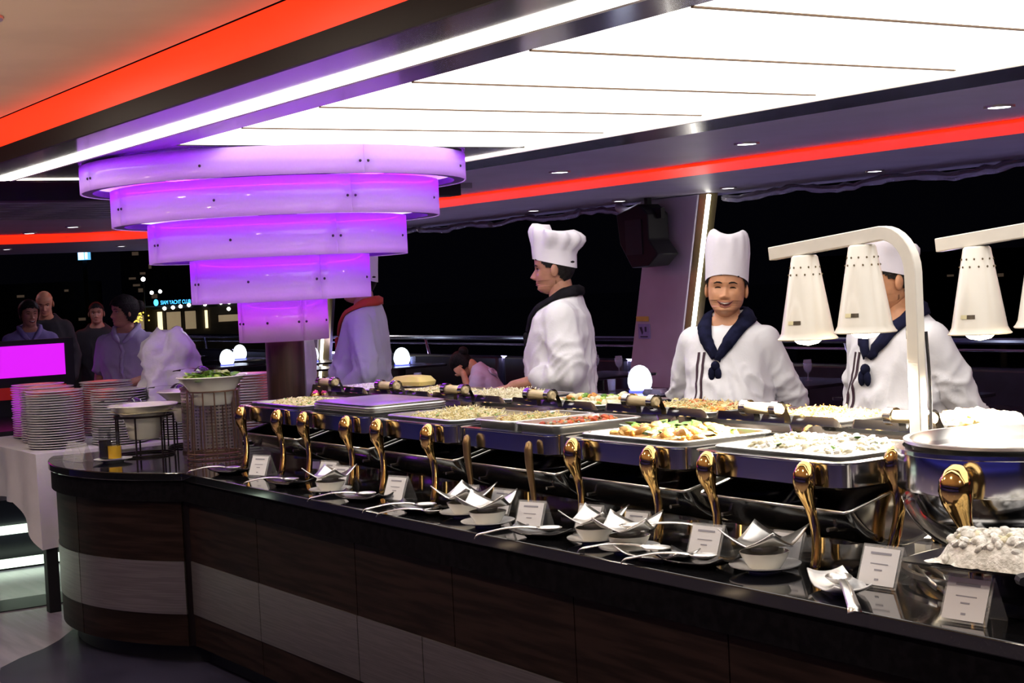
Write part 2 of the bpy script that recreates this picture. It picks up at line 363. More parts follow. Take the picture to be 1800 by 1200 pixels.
for ti, (R, zb, zt) in enumerate(tiers):
    zb -= 1.44; zt -= 1.44; nseg = 14
    for q in range(4):
        a0 = q * PI / 2 + .0012 / R; a1 = (q + 1) * PI / 2 - .0012 / R
        rows = [[(R * math.cos(a0 + (a1 - a0) * j / nseg), R * math.sin(a0 + (a1 - a0) * j / nseg), z) for j in range(nseg + 1)] for z in (zb, (zb + zt) / 2, zt)]
        p = obj('shade_panel', MB().sheet(rows), acr, tl, solid=.006)
        for a in (a0 + .02 / R, a1 - .02 / R, (a0 + a1) / 2):
            b_ = bpy.data.objects.new('bolt', BOLT); COL.objects.link(b_); b_.parent = p; b_.location = ((R + .004) * math.cos(a), (R + .004) * math.sin(a), (zb + zt) / 2 - .01)
    rin = tiers[ti + 1][0] - .015 if ti < 4 else .105
    rr = R - .012
    obj('tier_plate', MB().lathe([(rin, zt - .002), (rr, zt - .002), (rr, zt - .012), (rin, zt - .012)], 56, cap0=False, cap1=False), inner_m, tl)
    if ti < 4: obj('led_and_fill_ring', MB().lathe([(R - .040, zt - .014), (R - .020, zt - .014), (R - .020, zt - .022), (R - .040, zt - .022)], 56, cap0=False, cap1=False), led_mag, tl)
    if ti < 4: obj('added_ring_shield', MB().lathe([(R - .006, zb + .003), (R - .060, zb + .003), (R - .060, zb + .036)], 56, cap0=False, cap1=False), shield_m, tl)  # dark shield added to hide the lavender ring from below
    if ti < 4: obj('led_and_fill_ring', MB().lathe([(R - .040, zb + .012), (R - .026, zb + .012), (R - .026, zb + .020), (R - .040, zb + .020)], 56, cap0=False, cap1=False), added_led_bot, tl)  # lavender ring added inside to whiten the lower edge of each tier
    else: obj('led_and_fill_ring', MB().lathe([(R - .07, zt - .07), (R - .055, zt - .07), (R - .055, zt - .09), (R - .07, zt - .09)], 40, cap0=False, cap1=False), led_mag5, tl)
colm = mat('column_walnut', (.030, .014, .010), .34, nv=.3, ns=5, stretch=(9, 9, .6))
cl = thing('column', 'dark brown round wooden column below the purple lamp', 'column', (CXL, CYL, .90))
obj('shaft', MB().lathe([(.1035, .0), (.1035, 1.48)], 40), colm, cl)
obj('base_ring', MB().lathe([(.118, .001), (.118, .02), (.106, .026), (.106, .001)], 40, cap0=False, cap1=False), mat('column_ring', (.10, .05, .04), .3, .5), cl)

# ------------------------------------------------------------------ buffet counter
bc = thing('buffet_counter', 'long black topped buffet counter with brown panels and steel band', 'counter', (0, 0, 0))
def outline(off, rc, n=40, xe=3.2):
    R = rc - off; y0 = off; y1 = 1.60 - off
    a0 = math.asin((y0 - CYL) / R); xl = -5.37 + off; a1 = -math.acos((xl - CXL) / R)
    pts = [(CXL + R * math.cos(a), CYL + R * math.sin(a)) for a in [a0 + (a1 - a0) * i / n for i in range(n + 1)]]
    return [(xe, y0)] + pts + [(xl, y1), (xe, y1)]
granite = mat('black_granite', (.008, .008, .010), .07, nv=.5, ns=220, col2=(.030, .028, .030), lo=.55, hi=.75, coat=.5)
obj('worktop', MB().prism(outline(0, 1.245), .862, .90), granite, bc, bevel=.004)
obj('apron', MB().prism(outline(.012, 1.245), .765, .8615), mat('apron_granite', (.004, .0035, .005), .7, spec=.03, nv=.3, ns=40), bc)
obj('carcass', MB().prism(outline(.045, 1.245), .09, .764), fascia_m, bc)
obj('plinth', MB().prism(outline(.10, 1.245), .0, .089), black_m, bc)
brown = mat('walnut_laminate', (.015, .008, .007), .55, nv=.35, ns=3, stretch=(1, 1, 14), spec=.08)
brsteel = mat('brushed_steel', (.17, .15, .145), .42, .75, nv=.12, ns=4, stretch=(1, 1, 40), bump=.03, bs=20)
def arc_panel(name, a0, a1, z0, z1, m, off):
    R = 1.245 - off; n = 10; rin = R - .012
    rs = []
    for i in range(n + 1):
        a = a0 + (a1 - a0) * i / n; c, s_ = math.cos(a), math.sin(a)
        rs.append([(CXL + R * c, CYL + R * s_, z0), (CXL + R * c, CYL + R * s_, z1), (CXL + rin * c, CYL + rin * s_, z1), (CXL + rin * c, CYL + rin * s_, z0)])
    return obj(name, MB().rings(rs), m, bc)
def str_panel(name, x0, x1, z0, z1, m, off):
    return obj(name, MB().box(((x0 + x1) / 2, off + .006, (z0 + z1) / 2), (x1 - x0, .012, z1 - z0)), m, bc)
ang = [math.radians(a) for a in (-49.5, -84, -117.5)]
xk = -3.985
bxs = [xk, -3.22, -2.32, -1.61, -.90, -.2, .5, 1.2, 1.9, 2.6, 3.2]; sxs = [xk, -3.22, -2.32, -1.83, -.95, -.2, .5, 1.2, 1.9, 2.6, 3.2]
g = .003
for a, b in zip(ang[:-1], ang[1:]):
    arc_panel('front_panel', a - g, b + g, .485, .764, brown, .034); arc_panel('front_panel', a - g, b + g, .09, .237, brown, .034)
    arc_panel('steel_panel', a - g, b + g, .238, .484, brsteel, .030)
for a, b in zip(bxs[:-1], bxs[1:]):
    str_panel('front_panel', a + g, b - g, .485, .764, brown, .034); str_panel('front_panel', a + g, b - g, .09, .237, brown, .034)
for z0, z1, m_ in ((.485, .764, brown), (.238, .484, brsteel), (.09, .237, brown)):
    obj('side_panel', MB().box((-5.33, .72, (z0 + z1) / 2), (.012, 1.66, z1 - z0)), m_, bc)
for a, b in zip(sxs[:-1], sxs[1:]): str_panel('steel_panel', a + g, b - g, .238, .484, brsteel, .030)

# ------------------------------------------------------------------ chafing dishes
steel = mat('polished_steel', (.66, .66, .68), .13, 1., nv=.04, ns=3, bump=.012, bs=6)
steel_in = mat('satin_steel', (.74, .73, .71), .28, 1., nv=.04)
steel_dk = mat('lid_steel', (.50, .49, .47), .13, 1., nv=.08, ns=4, bump=.03, bs=5)
gold = mat('polished_brass', (.72, .47, .17), .11, 1., nv=.06)
bronze = mat('dull_bronze', (.30, .19, .09), .38, .9, nv=.15)
beige = mat('handle_beige', (.62, .50, .30), .45, nv=.15, ns=12, stretch=(1, 8, 8))
copper = mat('fuel_tin_copper', (.23, .10, .05), .35, .5)
def leg_mesh(plain=False):
    if not plain:
        pts = [(0, -.012, .288, .004), (0, -.017, .284, .017), (0, -.022, .274, .026), (0, -.027, .256, .033), (.0, -.029, .235, .0345), (.001, -.027, .212, .031), (.004, -.022, .190, .024), (.008, -.018, .168, .0175),
               (.014, -.015, .142, .0152), (.022, -.015, .110, .0146), (.029, -.019, .075, .0148), (.034, -.026, .042, .0155), (.036, -.033, .016, .0165), (.036, -.036, .004, .0150), (.036, -.034, 0, .008)]
    else:
        pts = [(0, -.012, .262, .006), (0, -.016, .256, .014), (0, -.02, .235, .0175), (.001, -.02, .19, .0165), (.004, -.018, .15, .0140), (.010, -.016, .10, .0115), (.018, -.018, .06, .0108), (.026, -.022, .02, .0115), (.028, -.024, 0, .010)]
    return MB().tube([p[:3] for p in pts], [p[3] for p in pts], 12, up=(1, 0, 0), flat=.78).mesh('leg', 60)
LEG = leg_mesh(); LEG.materials.append(gold); LEGP = leg_mesh(True); LEGP.materials.append(bronze)
def child(name, me, parent, loc=(0, 0, 0), rz=0.):
    o = bpy.data.objects.new(name, me); COL.objects.link(o); o.parent = parent; o.location = loc; o.rotation_euler = (0, 0, rz); return o
A, B = .312, .232
def body_mb():
    m = MB(); z0, z1 = .212, .286
    rs = [rrect(A - .045, B - .045, .04, 6, z0), rrect(A - .012, B - .012, .055, 6, z0 + .001), rrect(A - .004, B - .004, .06, 6, z0 + .008), rrect(A - .003, B - .003, .06, 6, z1 - .006), rrect(A + .004, B + .004, .064, 6, z1 - .003), rrect(A + .004, B + .004, .064, 6, z1),
          rrect(A - .026, B - .026, .045, 6, z1 + .001), rrect(A - .03, B - .03, .045, 6, z0 + .01)]
    return m.rings(rs)
def pan_mb(a=.268, b=.188, z=.297, depth=.05, cx=0., cy=0., r=.028):
    return MB().rings([rrect(a - .022, b - .022, r, 5, z - depth, cx, cy), rrect(a - .014, b - .014, r, 5, z - .006, cx, cy), rrect(a, b, r + .01, 5, z - .005, cx, cy), rrect(a + .002, b + .002, r + .012, 5, z - .001, cx, cy), rrect(a - .002, b - .002, r + .01, 5, z + .002, cx, cy),
                       rrect(a - .017, b - .017, r, 5, z + .001, cx, cy), rrect(a - .026, b - .026, r, 5, z - depth + .004, cx, cy)])
def lid_mb():
    rows = []
    for x, s in ((-.306, .90), (-.303, .955), (-.295, .985), (-.28, 1), (0, 1), (.28, 1), (.295, .985), (.303, .955), (.306, .90)):
        row = []
        for k in range(25):
            f = math.radians(15 - 167 * k / 24)
            row.append((x, .240 * math.cos(f) * s, .258 + .222 * math.sin(f) * (s if math.sin(f) < 0 else max(0, 1 - (1 - s) * 8))))
        rows.append(row)
    m = MB().sheet(rows); m.add(rows[0], [tuple(range(25))]); m.add(rows[-1], [tuple(range(25))]); return m
def rim_mb():
    f0, f1 = math.radians(15), math.radians(-152); A_ = (.240 * math.cos(f1), .258 + .222 * math.sin(f1)); B_ = (.240 * math.cos(f0), .258)
    return MB().tube([(-.304, B_[0] * .9, B_[1]), (-.304, A_[0] * .93, A_[1] + .004), (-.29, A_[0], A_[1]), (.29, A_[0], A_[1]), (.304, A_[0] * .93, A_[1] + .004), (.304, B_[0] * .9, B_[1])], .0045, 6)
RIM = rim_mb().mesh('lid_rim', 60); RIM.materials.append(mat('satin_steel'))
BODY = body_mb().mesh('water_pan', 40); BODY.materials.append(steel)
PAN = pan_mb().mesh('food_pan', 40); PAN.materials.append(steel_in)
PANH = pan_mb(.132, .19, .312, .05).mesh('half_pan', 40); PANH.materials.append(steel_in)
LID = lid_mb().mesh('roll_lid', 50); LID.materials.append(steel_dk)
BAR = MB().tube([(-.095, 0, 0), (-.085, 0, 0), (.085, 0, 0), (.095, 0, 0)], [.016, .023, .023, .016], 12).mesh('handle_bar', 40); BAR.materials.append(beige)
STR = MB()
for k in range(13):
    pass
def strap_mb():
    rows = []
    for x in (-.022, .022):
        rows.append([(x, .034 * math.cos(a), .034 * math.sin(a)) for a in [math.radians(-80 + 260 * k / 14) for k in range(15)]] + [(x, -.052, -.035), (x, -.055, -.075)])
    return MB().sheet(rows)
STRAP = strap_mb().mesh('handle_strap', 50); STRAP.materials.append(steel)
def frame_mb():
    m = MB()
    for sx in (-1, 1): m.tube([(sx * .215, -.20, .10), (sx * .215, .20, .10)], .006, 6)
    m.tube([(-.215, 0, .10), (.215, 0, .10)], .006, 6)
    m.lathe([(.05, .03), (.055, .03), (.055, .10), (.05, .10)], 16, (-.09, 0, 0), False, False).lathe([(.05, .03), (.055, .03), (.055, .10), (.05, .10)], 16, (.09, 0, 0), False, False)
    return m
FRAME = frame_mb().mesh('under_frame', 40); FRAME.materials.append(mat('frame_steel', (.4, .38, .36), .25, 1.))
TIN = MB().lathe([(.042, .001), (.045, .004), (.045, .058), (.040, .062), (.018, .062), (.016, .055)], 16).mesh('fuel_tin', 40); TIN.materials.append(copper)
def chafer(label, x, y, rz=0., plain=False, handle=False, pans='full', group=None):
    c = thing('chafing_dish', label, 'chafing dish', (x, y, .90), rz, group)
    wp = child('water_pan', BODY, c); ld = child('roll_lid', LID, c); child('lid_rim', RIM, ld)
    if handle:
        h = child('handle_bar', BAR, ld, (0, .282, .338)).scale = (1, .85, .85); child('handle_strap', STRAP, ld, (-.075, .282, .338)).scale = (.7, .82, .82); child('handle_strap', STRAP, ld, (.075, .282, .338)).scale = (.7, .82, .82)
    if pans == 'full': child('food_pan', PAN, c)
    elif pans == 'half': child('food_pan', PANH, c, (-.136, 0, 0)); child('food_pan', PANH, c, (.136, 0, 0))
    elif pans == 'stack':
        for k in range(3): child('food_pan', PAN, c, (0, 0, .010 * k))
        obj('pan_cover', MB().rings([rrect(.262, .182, .03, 5, .322), rrect(.262, .182, .03, 5, .326), rrect(.245, .165, .03, 5, .331), rrect(.10, .06, .03, 5, .333)]), steel_in, c)
    child('under_frame', FRAME, c); child('fuel_tin', TIN, c, (-.09, 0, .031)); child('fuel_tin', TIN, c, (.09, 0, .031))
    for sx in (-.2, .2):
        child('leg', LEGP if plain else LEG, c, (sx, -.236, 0)); child('leg', LEGP if plain else LEG, c, (sx, .236, 0), PI)
    return c
FX = [-3.68, -3.013, -2.346, -1.679, -1.012, -.345]; FY = .535
chafer('brass legged chafing dish of fried rice beside the wire racks', FX[0], FY)
chafer('brass legged chafing dish covered by stacked empty pans', FX[1], FY, pans='stack')
chafer('brass legged chafing dish of green flecked noodles in front row', FX[2], FY)
chafer('chafing dish with dull bronze legs and two half pans', FX[3], FY, plain=True, pans='half')
chafer('brass legged chafing dish of fried fish with green leaves', FX[4], FY)
chafer('brass legged chafing dish glaring bright under the double heat lamp', FX[5], FY)
BX = [-4.30, -3.66, -3.04, -2.37, -1.70, -1.04, -.38]; BY = 1.215
bl = ['chafing dish of white rice behind the dark column', 'back row chafing dish of herb fried rice near seated guest', 'back row chafing dish of pale noodles below profile chef hands', 'back row chafing dish of orange and green mixed vegetables',
      'back row chafing dish of stir fried noodles and red peppers', 'back row chafing dish of orange pasta below heat lamp chef', 'back row chafing dish under the heat lamp cut by right edge']
for l, x in zip(bl, BX): chafer(l, x, BY, PI, handle=True)

# ---------------- round chafing dish at right
rc = thing('round_chafing_dish', 'large round chafing dish with brass legs at right end', 'chafing dish', (.315, .58, .90))
obj('water_pan', MB().lathe([(0.108, .10), (0.198, .125), (0.248, .165), (0.270, .215), (0.275, .235), (0.306, .236), (0.308, .245), (0.304, .325), (0.311, .328), (0.311, .338), (0.290, .339), (0.286, .30), (0.225, .24), (0.045, .22)], 56, cap1=True), steel, rc, smooth=50)
obj('food_pan', MB().lathe([(0.180, .30), (0.257, .318), (0.270, .345), (0.286, .348), (0.288, .356), (0.272, .356), (0.252, .30), (0.198, .27), (0.018, .262)], 56), steel_in, rc, smooth=50)
rows = []
for i in range(25):
    a = math.radians(-30 + 240 * i / 24 + 20)
    rows.append([((.300 * math.cos(p)) * math.cos(a), (.300 * math.cos(p)) * math.sin(a), .235 - .20 * math.sin(p)) for p in [math.radians(8 + 70 * k / 8) for k in range(9)]])
obj('roll_lid', MB().sheet(rows), steel_dk, rc, solid=.004, smooth=60)
for k in range(4):
    a = -PI / 2 + .25 + k * PI / 2; o = child('leg', LEG, rc, (.318 * math.cos(a), .318 * math.sin(a), .0), a + PI / 2); o.scale = (1.25, 1.25, 1.11)
obj('fuel_tin', MB().lathe([(.055, .03), (.06, .034), (.06, .095), (.03, .1)], 20), copper, rc)
obj('under_frame', MB().lathe([(.29, .02), (.305, .02), (.305, .032), (.29, .032)], 48, cap0=False, cap1=False).box((0, 0, .022), (.58, .03, .008)).box((0, 0, .022), (.03, .58, .008)), steel_in, rc)

# ------------------------------------------------------------------ food
def fmat(n, c, c2=None, ns=60, r=.45, b=.5): return mat('food_' + n, c, r, nv=.25, ns=ns, col2=c2, bump=b, bs=ns * 2)
rice_m = fmat('rice', (.62, .52, .22), (.78, .70, .38)); white_m = fmat('white_rice', (.80, .78, .72), (.9, .88, .84)); nood_m = fmat('noodle', (.70, .58, .26), (.85, .76, .45), 40)
pale_m = fmat('pale_noodle', (.80, .72, .48), (.9, .84, .66), 40); green_m = fmat('green', (.07, .20, .02), (.16, .34, .05), 30); dkgreen_m = fmat('dark_green', (.03, .09, .02), (.07, .16, .03), 30)
red_m = fmat('red', (.50, .05, .015), (.65, .14, .03), 30); orange_m = fmat('orange', (.62, .24, .03), (.78, .40, .08), 30); fry_m = fmat('fried', (.55, .27, .06), (.75, .46, .16), 30)
brown_m = fmat('brown', (.16, .07, .02), (.30, .14, .05), 30); cauli_m = fmat('cauliflower', (.75, .70, .45), (.85, .8, .6), 30); lime_m = fmat('lime', (.33, .52, .06), (.52, .68, .16), 30); mint_m = fmat('herb', (.32, .42, .30), (.45, .55, .42), 30)
def heap(name, label, cat, cx, cy, z, a, b, h, base, bits, seed=1, rough=.006, sup=4.):
    rnd = random.Random(seed); nx, ny = 34, 24; rows = []
    def hz(u, v):
        r = (abs(u) ** sup + abs(v) ** sup)
        return max(0., 1 - r) ** .55
    def top(x, y):
        u, v = x / a, y / b
        return h * hz(u, v) * (.72 + .28 * noise.noise(Vector((x * 9 + seed, y * 9, seed)))) + rough * noise.noise(Vector((x * 60, y * 60 + seed, 3.)))
    for j in range(ny + 1):
        v = -1 + 2 * j / ny; rows.append([(u * a, v * b, top(u * a, v * b)) for u in [-1 + 2 * i / nx for i in range(nx + 1)]])
    o = obj(name, MB().sheet(rows), base, smooth=80); o.location = (cx, cy, z); tag(o, label, cat, kind='stuff')
    mats = []; mb = MB()
    for m, kind, n, s in bits:
        if m not in mats: mats.append(m)
        mi = mats.index(m)
        for _ in range(n):
            x = rnd.uniform(-.8, .8) * a; y = rnd.uniform(-.8, .8) * b; p = Vector((x, y, top(x, y) + s * .12)); q = s * rnd.uniform(.6, 1.25)
            R = Matrix.Rotation(rnd.uniform(0, 6.28), 4, 'Z') @ Matrix.Rotation(rnd.uniform(-.6, .6), 4, 'X') @ Matrix.Rotation(rnd.uniform(-.6, .6), 4, 'Y')
            if kind == 'chunk':
                k = MB().sphere((0, 0, 0), (q, q * rnd.uniform(.5, .8), q * rnd.uniform(.35, .6)), 7, 5); mb.add([R @ Vector(t) * (1 + .25 * noise.noise(Vector(t) * 90)) + p for t in k.v], k.f, mi)
            elif kind == 'leaf':
                k = MB().sheet([[(-q, 0, 0), (-q * .3, -q * .35, q * .15), (q * .4, -q * .3, q * .1), (q, 0, 0)], [(-q, 0, 0), (-q * .3, 0, q * .28), (q * .4, 0, q * .26), (q, 0, .0)], [(-q, 0, 0), (-q * .3, q * .35, q * .12), (q * .4, q * .3, q * .1), (q, 0, 0)]])
                mb.add([R @ Vector(t) + p for t in k.v], k.f, mi)
            elif kind == 'strand':
                pts = [R @ Vector((q * (t - 2.5) * .5, q * .35 * math.sin(t * 1.9 + x * 90), q * .12 * math.cos(t * 2.3))) + p for t in range(6)]
                mb.tube(pts, .0017, 4, mi=mi)
    if mb.v:
        t = link('morsels', mb.mesh('morsels', 60), o, mats); t['kind'] = 'stuff'
    return o
ZF = 1.165
heap('fried_rice', 'mound of yellow fried rice with green flecks in leftmost front pan', 'fried rice', FX[0], FY, ZF, .235, .155, .058, rice_m, [(green_m, 'chunk', 90, .006), (rice_m, 'chunk', 320, .006), (pale_m, 'chunk', 160, .006)], 1)
heap('noodles', 'pale yellow noodles with green flecks in third front pan', 'noodles', FX[2] , FY, ZF, .235, .155, .048, nood_m, [(nood_m, 'strand', 320, .022), (green_m, 'leaf', 60, .016), (pale_m, 'strand', 200, .02)], 2)
heap('stir_fried_noodles', 'noodles with orange and green bits in left half pan', 'noodles', FX[3] - .136, FY, ZF + .012, .105, .155, .045, nood_m, [(nood_m, 'strand', 160, .02), (orange_m, 'chunk', 24, .011), (green_m, 'leaf', 18, .016)], 3)
heap('pepper_stir_fry', 'red pepper and brown meat stir fry in right half pan', 'stir fry', FX[3] + .136, FY, ZF + .012, .105, .155, .045, brown_m, [(red_m, 'chunk', 55, .014), (brown_m, 'chunk', 30, .014), (orange_m, 'chunk', 20, .012), (mint_m, 'chunk', 20, .01)], 4)
heap('fried_fish', 'golden fried fish pieces with lettuce and dark leaves', 'fried fish', FX[4], FY, ZF, .235, .155, .048, fry_m, [(green_m, 'leaf', 16, .045), (dkgreen_m, 'leaf', 14, .045), (fry_m, 'chunk', 46, .032), (orange_m, 'chunk', 30, .024), (lime_m, 'leaf', 8, .03), (mint_m, 'leaf', 8, .04)], 5)
heap('steamed_vegetables', 'pale steamed vegetables glaring white under the heat lamp', 'vegetables', FX[5], FY, ZF, .235, .155, .06, white_m, [(cauli_m, 'chunk', 170, .014), (green_m, 'leaf', 14, .022), (white_m, 'chunk', 120, .013)], 6)
heap('white_rice', 'white steamed rice in the pan behind dark column', 'rice', BX[0], BY, ZF, .235, .155, .055, white_m, [(white_m, 'chunk', 200, .007)], 7)
heap('herb_fried_rice', 'yellow herb fried rice in second pan of back row', 'fried rice', BX[1], BY, ZF, .235, .155, .055, rice_m, [(green_m, 'chunk', 70, .006), (pale_m, 'chunk', 260, .007), (rice_m, 'chunk', 160, .007)], 8)
heap('pale_noodles', 'pale glossy noodles in back row below profile chef hands', 'noodles', BX[2], BY, ZF, .235, .155, .050, pale_m, [(pale_m, 'strand', 520, .024)], 9)
heap('mixed_vegetables', 'orange carrot and green broccoli mix in back row', 'vegetables', BX[3], BY, ZF, .235, .155, .052, cauli_m, [(orange_m, 'chunk', 40, .020), (green_m, 'chunk', 30, .020), (cauli_m, 'chunk', 40, .022), (lime_m, 'chunk', 20, .018)], 10)
heap('chicken_noodles', 'yellow stir fried noodles with red pepper below smiling chef', 'noodles', BX[4], BY, ZF, .235, .155, .050, nood_m, [(nood_m, 'strand', 220, .022), (orange_m, 'chunk', 30, .018), (red_m, 'chunk', 26, .015), (green_m, 'leaf', 20, .016)], 11)
heap('orange_pasta', 'orange pasta in back row below chef behind heat lamp', 'pasta', BX[5], BY, ZF, .235, .155, .050, orange_m, [(fry_m, 'strand', 240, .022), (orange_m, 'chunk', 60, .016), (green_m, 'leaf', 10, .016)], 12)
heap('carved_meat', 'brightly lit pale food under heat lamp at right edge', 'food', BX[6], BY, ZF, .235, .155, .07, cauli_m, [(cauli_m, 'chunk', 60, .024), (fry_m, 'chunk', 30, .024)], 13)
tag(obj('folded_napkin', MB().rings([rrect(.11, .055, .02, 4, 0), rrect(.115, .06, .02, 4, .02), rrect(.09, .05, .02, 4, .045), rrect(.05, .03, .02, 4, .05)]), mat('yellow_cloth', (.72, .58, .22), .8, bump=.3, bs=30), loc=(-4.02, 1.27, 1.205), rz=.3), 'folded yellow cloth on the rice pan beside the column', 'napkin')

# ------------------------------------------------------------------ heat lamps
cream = mat('cream_enamel', (.72, .68, .61), .28, nv=.03, coat=.3)
bulb_m = glow('heat_bulb', (1.0, .82, .55), 30.)
def heat_lamp(label, x, y, n2=True, sag=.09):
    h = thing('heat_lamp', label, 'heat lamp', (x, y, .90)); h.scale = (1, 1, .965)
    # post at origin, arm runs towards -x, dropping a little
    pts = [(0, 0, .012), (0, 0, .80)]
    for k in range(1, 9):
        a = PI / 2 * k / 8; pts.append((-.115 * (1 - math.cos(a)), 0, .80 + .125 * math.sin(a)))
    pts.append((-.60, 0, .925 - .485 * sag))
    rs = []
    for i, p in enumerate(pts):
        p = Vector(p); t = (Vector(pts[min(i + 1, len(pts) - 1)]) - Vector(pts[max(i - 1, 0)])).normalized(); nn = Vector((t.z, 0, -t.x))
        rs.append([p + nn * u * .022 + Vector((0, v * .016, 0)) for u, v in ((-1, -1), (1, -1), (1, 1), (-1, 1))])
    obj('bent_post', MB().rings(rs), cream, h, bevel=.003)
    obj('base_plate', MB().rings([rrect(.09, .075, .02, 4, 0), rrect(.09, .075, .02, 4, .010), rrect(.08, .065, .02, 4, .013)]), cream, h)
    obj('cable', MB().tube(smooth_path([(.022, .02, .62), (.026, .024, .45), (.024, .022, .2), (.03, .03, .01)], 5), .005, 6), black_m, h)
    obj('switch', MB().box((-.026, -.0, .615), (.008, .018, .034)), black_m, h, bevel=.002)
    for sx in (-.20, -.45):
        zt = .925 + (sx + .115) * sag - .022
        s = obj('lamp_shade', MB().lathe([(.0, 0), (.040, -.002), (.046, -.008), (.092, -.245), (.100, -.258), (.106, -.264), (.104, -.267), (.097, -.262), (.089, -.246), (.043, -.012), (.0, -.008)], 40, cap0=False, cap1=False), cream, h, loc=(sx, 0, zt), smooth=50); s.scale = (.90, .90, 1.04)
        vh = MB()
        for r0, zz in ((.0525, -.040), (.0575, -.063)):
            for k in range(12):
                a = 2 * PI * (k + .5 * (zz < -.05)) / 12; vh.sphere((r0 * math.cos(a), r0 * math.sin(a), zz), (.0035,) * 3, 6, 4)
        obj('vent_hole', vh, mat('hole_dark', (.12, .09, .05), .8), s)
        # badge curved on the shade, facing the guests
        for (b0, b1, m) in ((-1.62, -1.34, mat('badge_cream', (.75, .68, .42), .4)), (-1.34, -1.02, mat('badge_dark', (.06, .045, .03), .4))):
            rows = [[((r + .0015) * math.cos(a), (r + .0015) * math.sin(a), zz) for a in [b0 + (b1 - b0) * k / 5 for k in range(6)]] for r, zz in ((.0842, -.206), (.0866, -.218))]
            obj('badge', MB().sheet(rows), m, s)
        obj('bulb', MB().lathe([(.001, -.286), (.035, -.280), (.058, -.262), (.066, -.232), (.05, -.18), (.022, -.13), (.02, -.05)], 24), bulb_m, s)
        d = bpy.data.lights.new('heat_beam', 'SPOT'); d.energy = 420; d.color = (1.0, .86, .66); d.spot_size = math.radians(152); d.spot_blend = .35; d.shadow_soft_size = .05
        lo = bpy.data.objects.new('heat_beam', d); COL.objects.link(lo); lo.parent = h; lo.location = (sx, 0, zt - .305)
    return h
heat_lamp('cream double heat lamp with bent post in front of a chef', -.29, .87)
heat_lamp('cream double heat lamp cut off by the right picture edge', .14, 1.17)

# ------------------------------------------------------------------ tableware on the counter
china = mat('white_china', (.78, .78, .80), .18, nv=.02, coat=.3)
china_w = mat('warm_china', (.74, .72, .64), .22, nv=.03, coat=.3)
dish_blk = mat('black_dish', (.012, .011, .013), .22, nv=.2, coat=.2)
paper = mat('card_paper', (.72, .72, .76), .7, nv=.02)
ink = mat('card_ink', (.30, .30, .36), .7)
acryl = mat('clear_acrylic', (.9, .92, .95), .05, alpha=.16, nv=.01)
def saucer_set(desc, x, y, rz=0., s=1.):
    sa = thing('saucer', 'white saucer under ' + desc, 'saucer', (x, y, .90)); sa.scale = (s,) * 3
    obj('saucer_dish', MB().lathe([(.040, 0), (.042, .004), (.074, .013), (.085, .017), (.086, .020), (.070, .016), (.038, .008), (.001, .008)], 32), china, sa)
    bo = thing('small_bowl', 'small white tapered bowl under ' + desc, 'bowl', (x, y, .90 + .0085 * s)); bo.scale = (s,) * 3
    obj('bowl_shell', MB().lathe([(.036, 0), (.040, .004), (.055, .028), (.060, .040), (.057, .040), (.050, .026), (.030, .008), (.001, .007)], 28), china_w, bo)
    rows = []
    for i in range(13):
        u = -1 + i / 6; row = []
        for j in range(13):
            v = -1 + j / 6; k = abs(u * v); row.append((u * .078, v * .078, .010 + .030 * k ** 1.1 + .009 * (u * u + v * v)))
        rows.append(row)
    r = thing('ladle_rest', desc, 'ladle rest', (x, y, .90 + .050 * s), rz); r.scale = (s,) * 3
    obj('square_dish', MB().sheet(rows), steel_in, r, solid=.003, smooth=60)
    obj('foot_ring', MB().lathe([(.03, 0), (.032, 0), (.034, .012), (.03, .012)], 20, cap0=False, cap1=False), steel_in, r)
saucer_set('square steel dish with raised corners by second chafing dish', -2.70, .135, .5)
saucer_set('square steel dish with raised corners, left of a touching pair', -1.72, .165, .3, 1.05)
saucer_set('square steel dish with raised corners, right of a touching pair', -1.47, .10, .7, 1.05)
saucer_set('square steel dish before the fifth chafing dish', -.93, .145, .4)
saucer_set('square steel dish holding white spoon near counter edge', -.72, .115, .6, 1.05)
saucer_set('large square steel dish in front of brightly lit chafing dish', -.215, .185, .25, 1.12)
SPB = MB()
rows = []
for i in range(9):
    u = -1 + i / 4; row = []
    for j in range(7):
        v = -1 + j / 3; q = math.sqrt(max(0, 1 - u * u)); row.append((u * .040, v * .028 * q, -.016 * (1 - u * u) * (1 - v * v) + .004))
    rows.append(row)
SPOON = SPB.sheet(rows).mesh('spoon_bowl', 70); SPOON.materials.append(steel_in)
HND = MB().tube(smooth_path([(-.036, 0, .004), (-.06, 0, .012), (-.12, 0, .030), (-.18, 0, .022), (-.215, 0, .006), (-.222, 0, -.008)], 4), [.005] * 4 + [.006] * 4 + [.007] * 6 + [.008] * 6 + [.008], 8, flat=.0, up=(0, 1, 0)) if False else None
def hnd():
    pts = smooth_path([(-.036, 0, .004), (-.07, 0, .007), (-.13, 0, .004), (-.19, 0, -.008), (-.218, 0, -.014), (-.226, 0, -.024)], 4)
    return MB().sheet([[p + Vector((0, -.0085 - .006 * i / len(pts), 0)) for i, p in enumerate(pts)], [p + Vector((0, 0, .003)) for p in pts], [p + Vector((0, .0085 + .006 * i / len(pts), 0)) for i, p in enumerate(pts)]])
HANDLE = hnd().mesh('handle', 60); HANDLE.materials.append(steel_in)
def spoon(label, x, y, z, rz, s=1.):
    t = thing('serving_spoon', label, 'spoon', (x, y, z), rz); t.scale = (s,) * 3
    a = child('spoon_bowl', SPOON, t); b = child('handle', HANDLE, t)
    for o in (a, b):
        q = o.modifiers.new('thickness', 'SOLIDIFY'); q.thickness = .0025
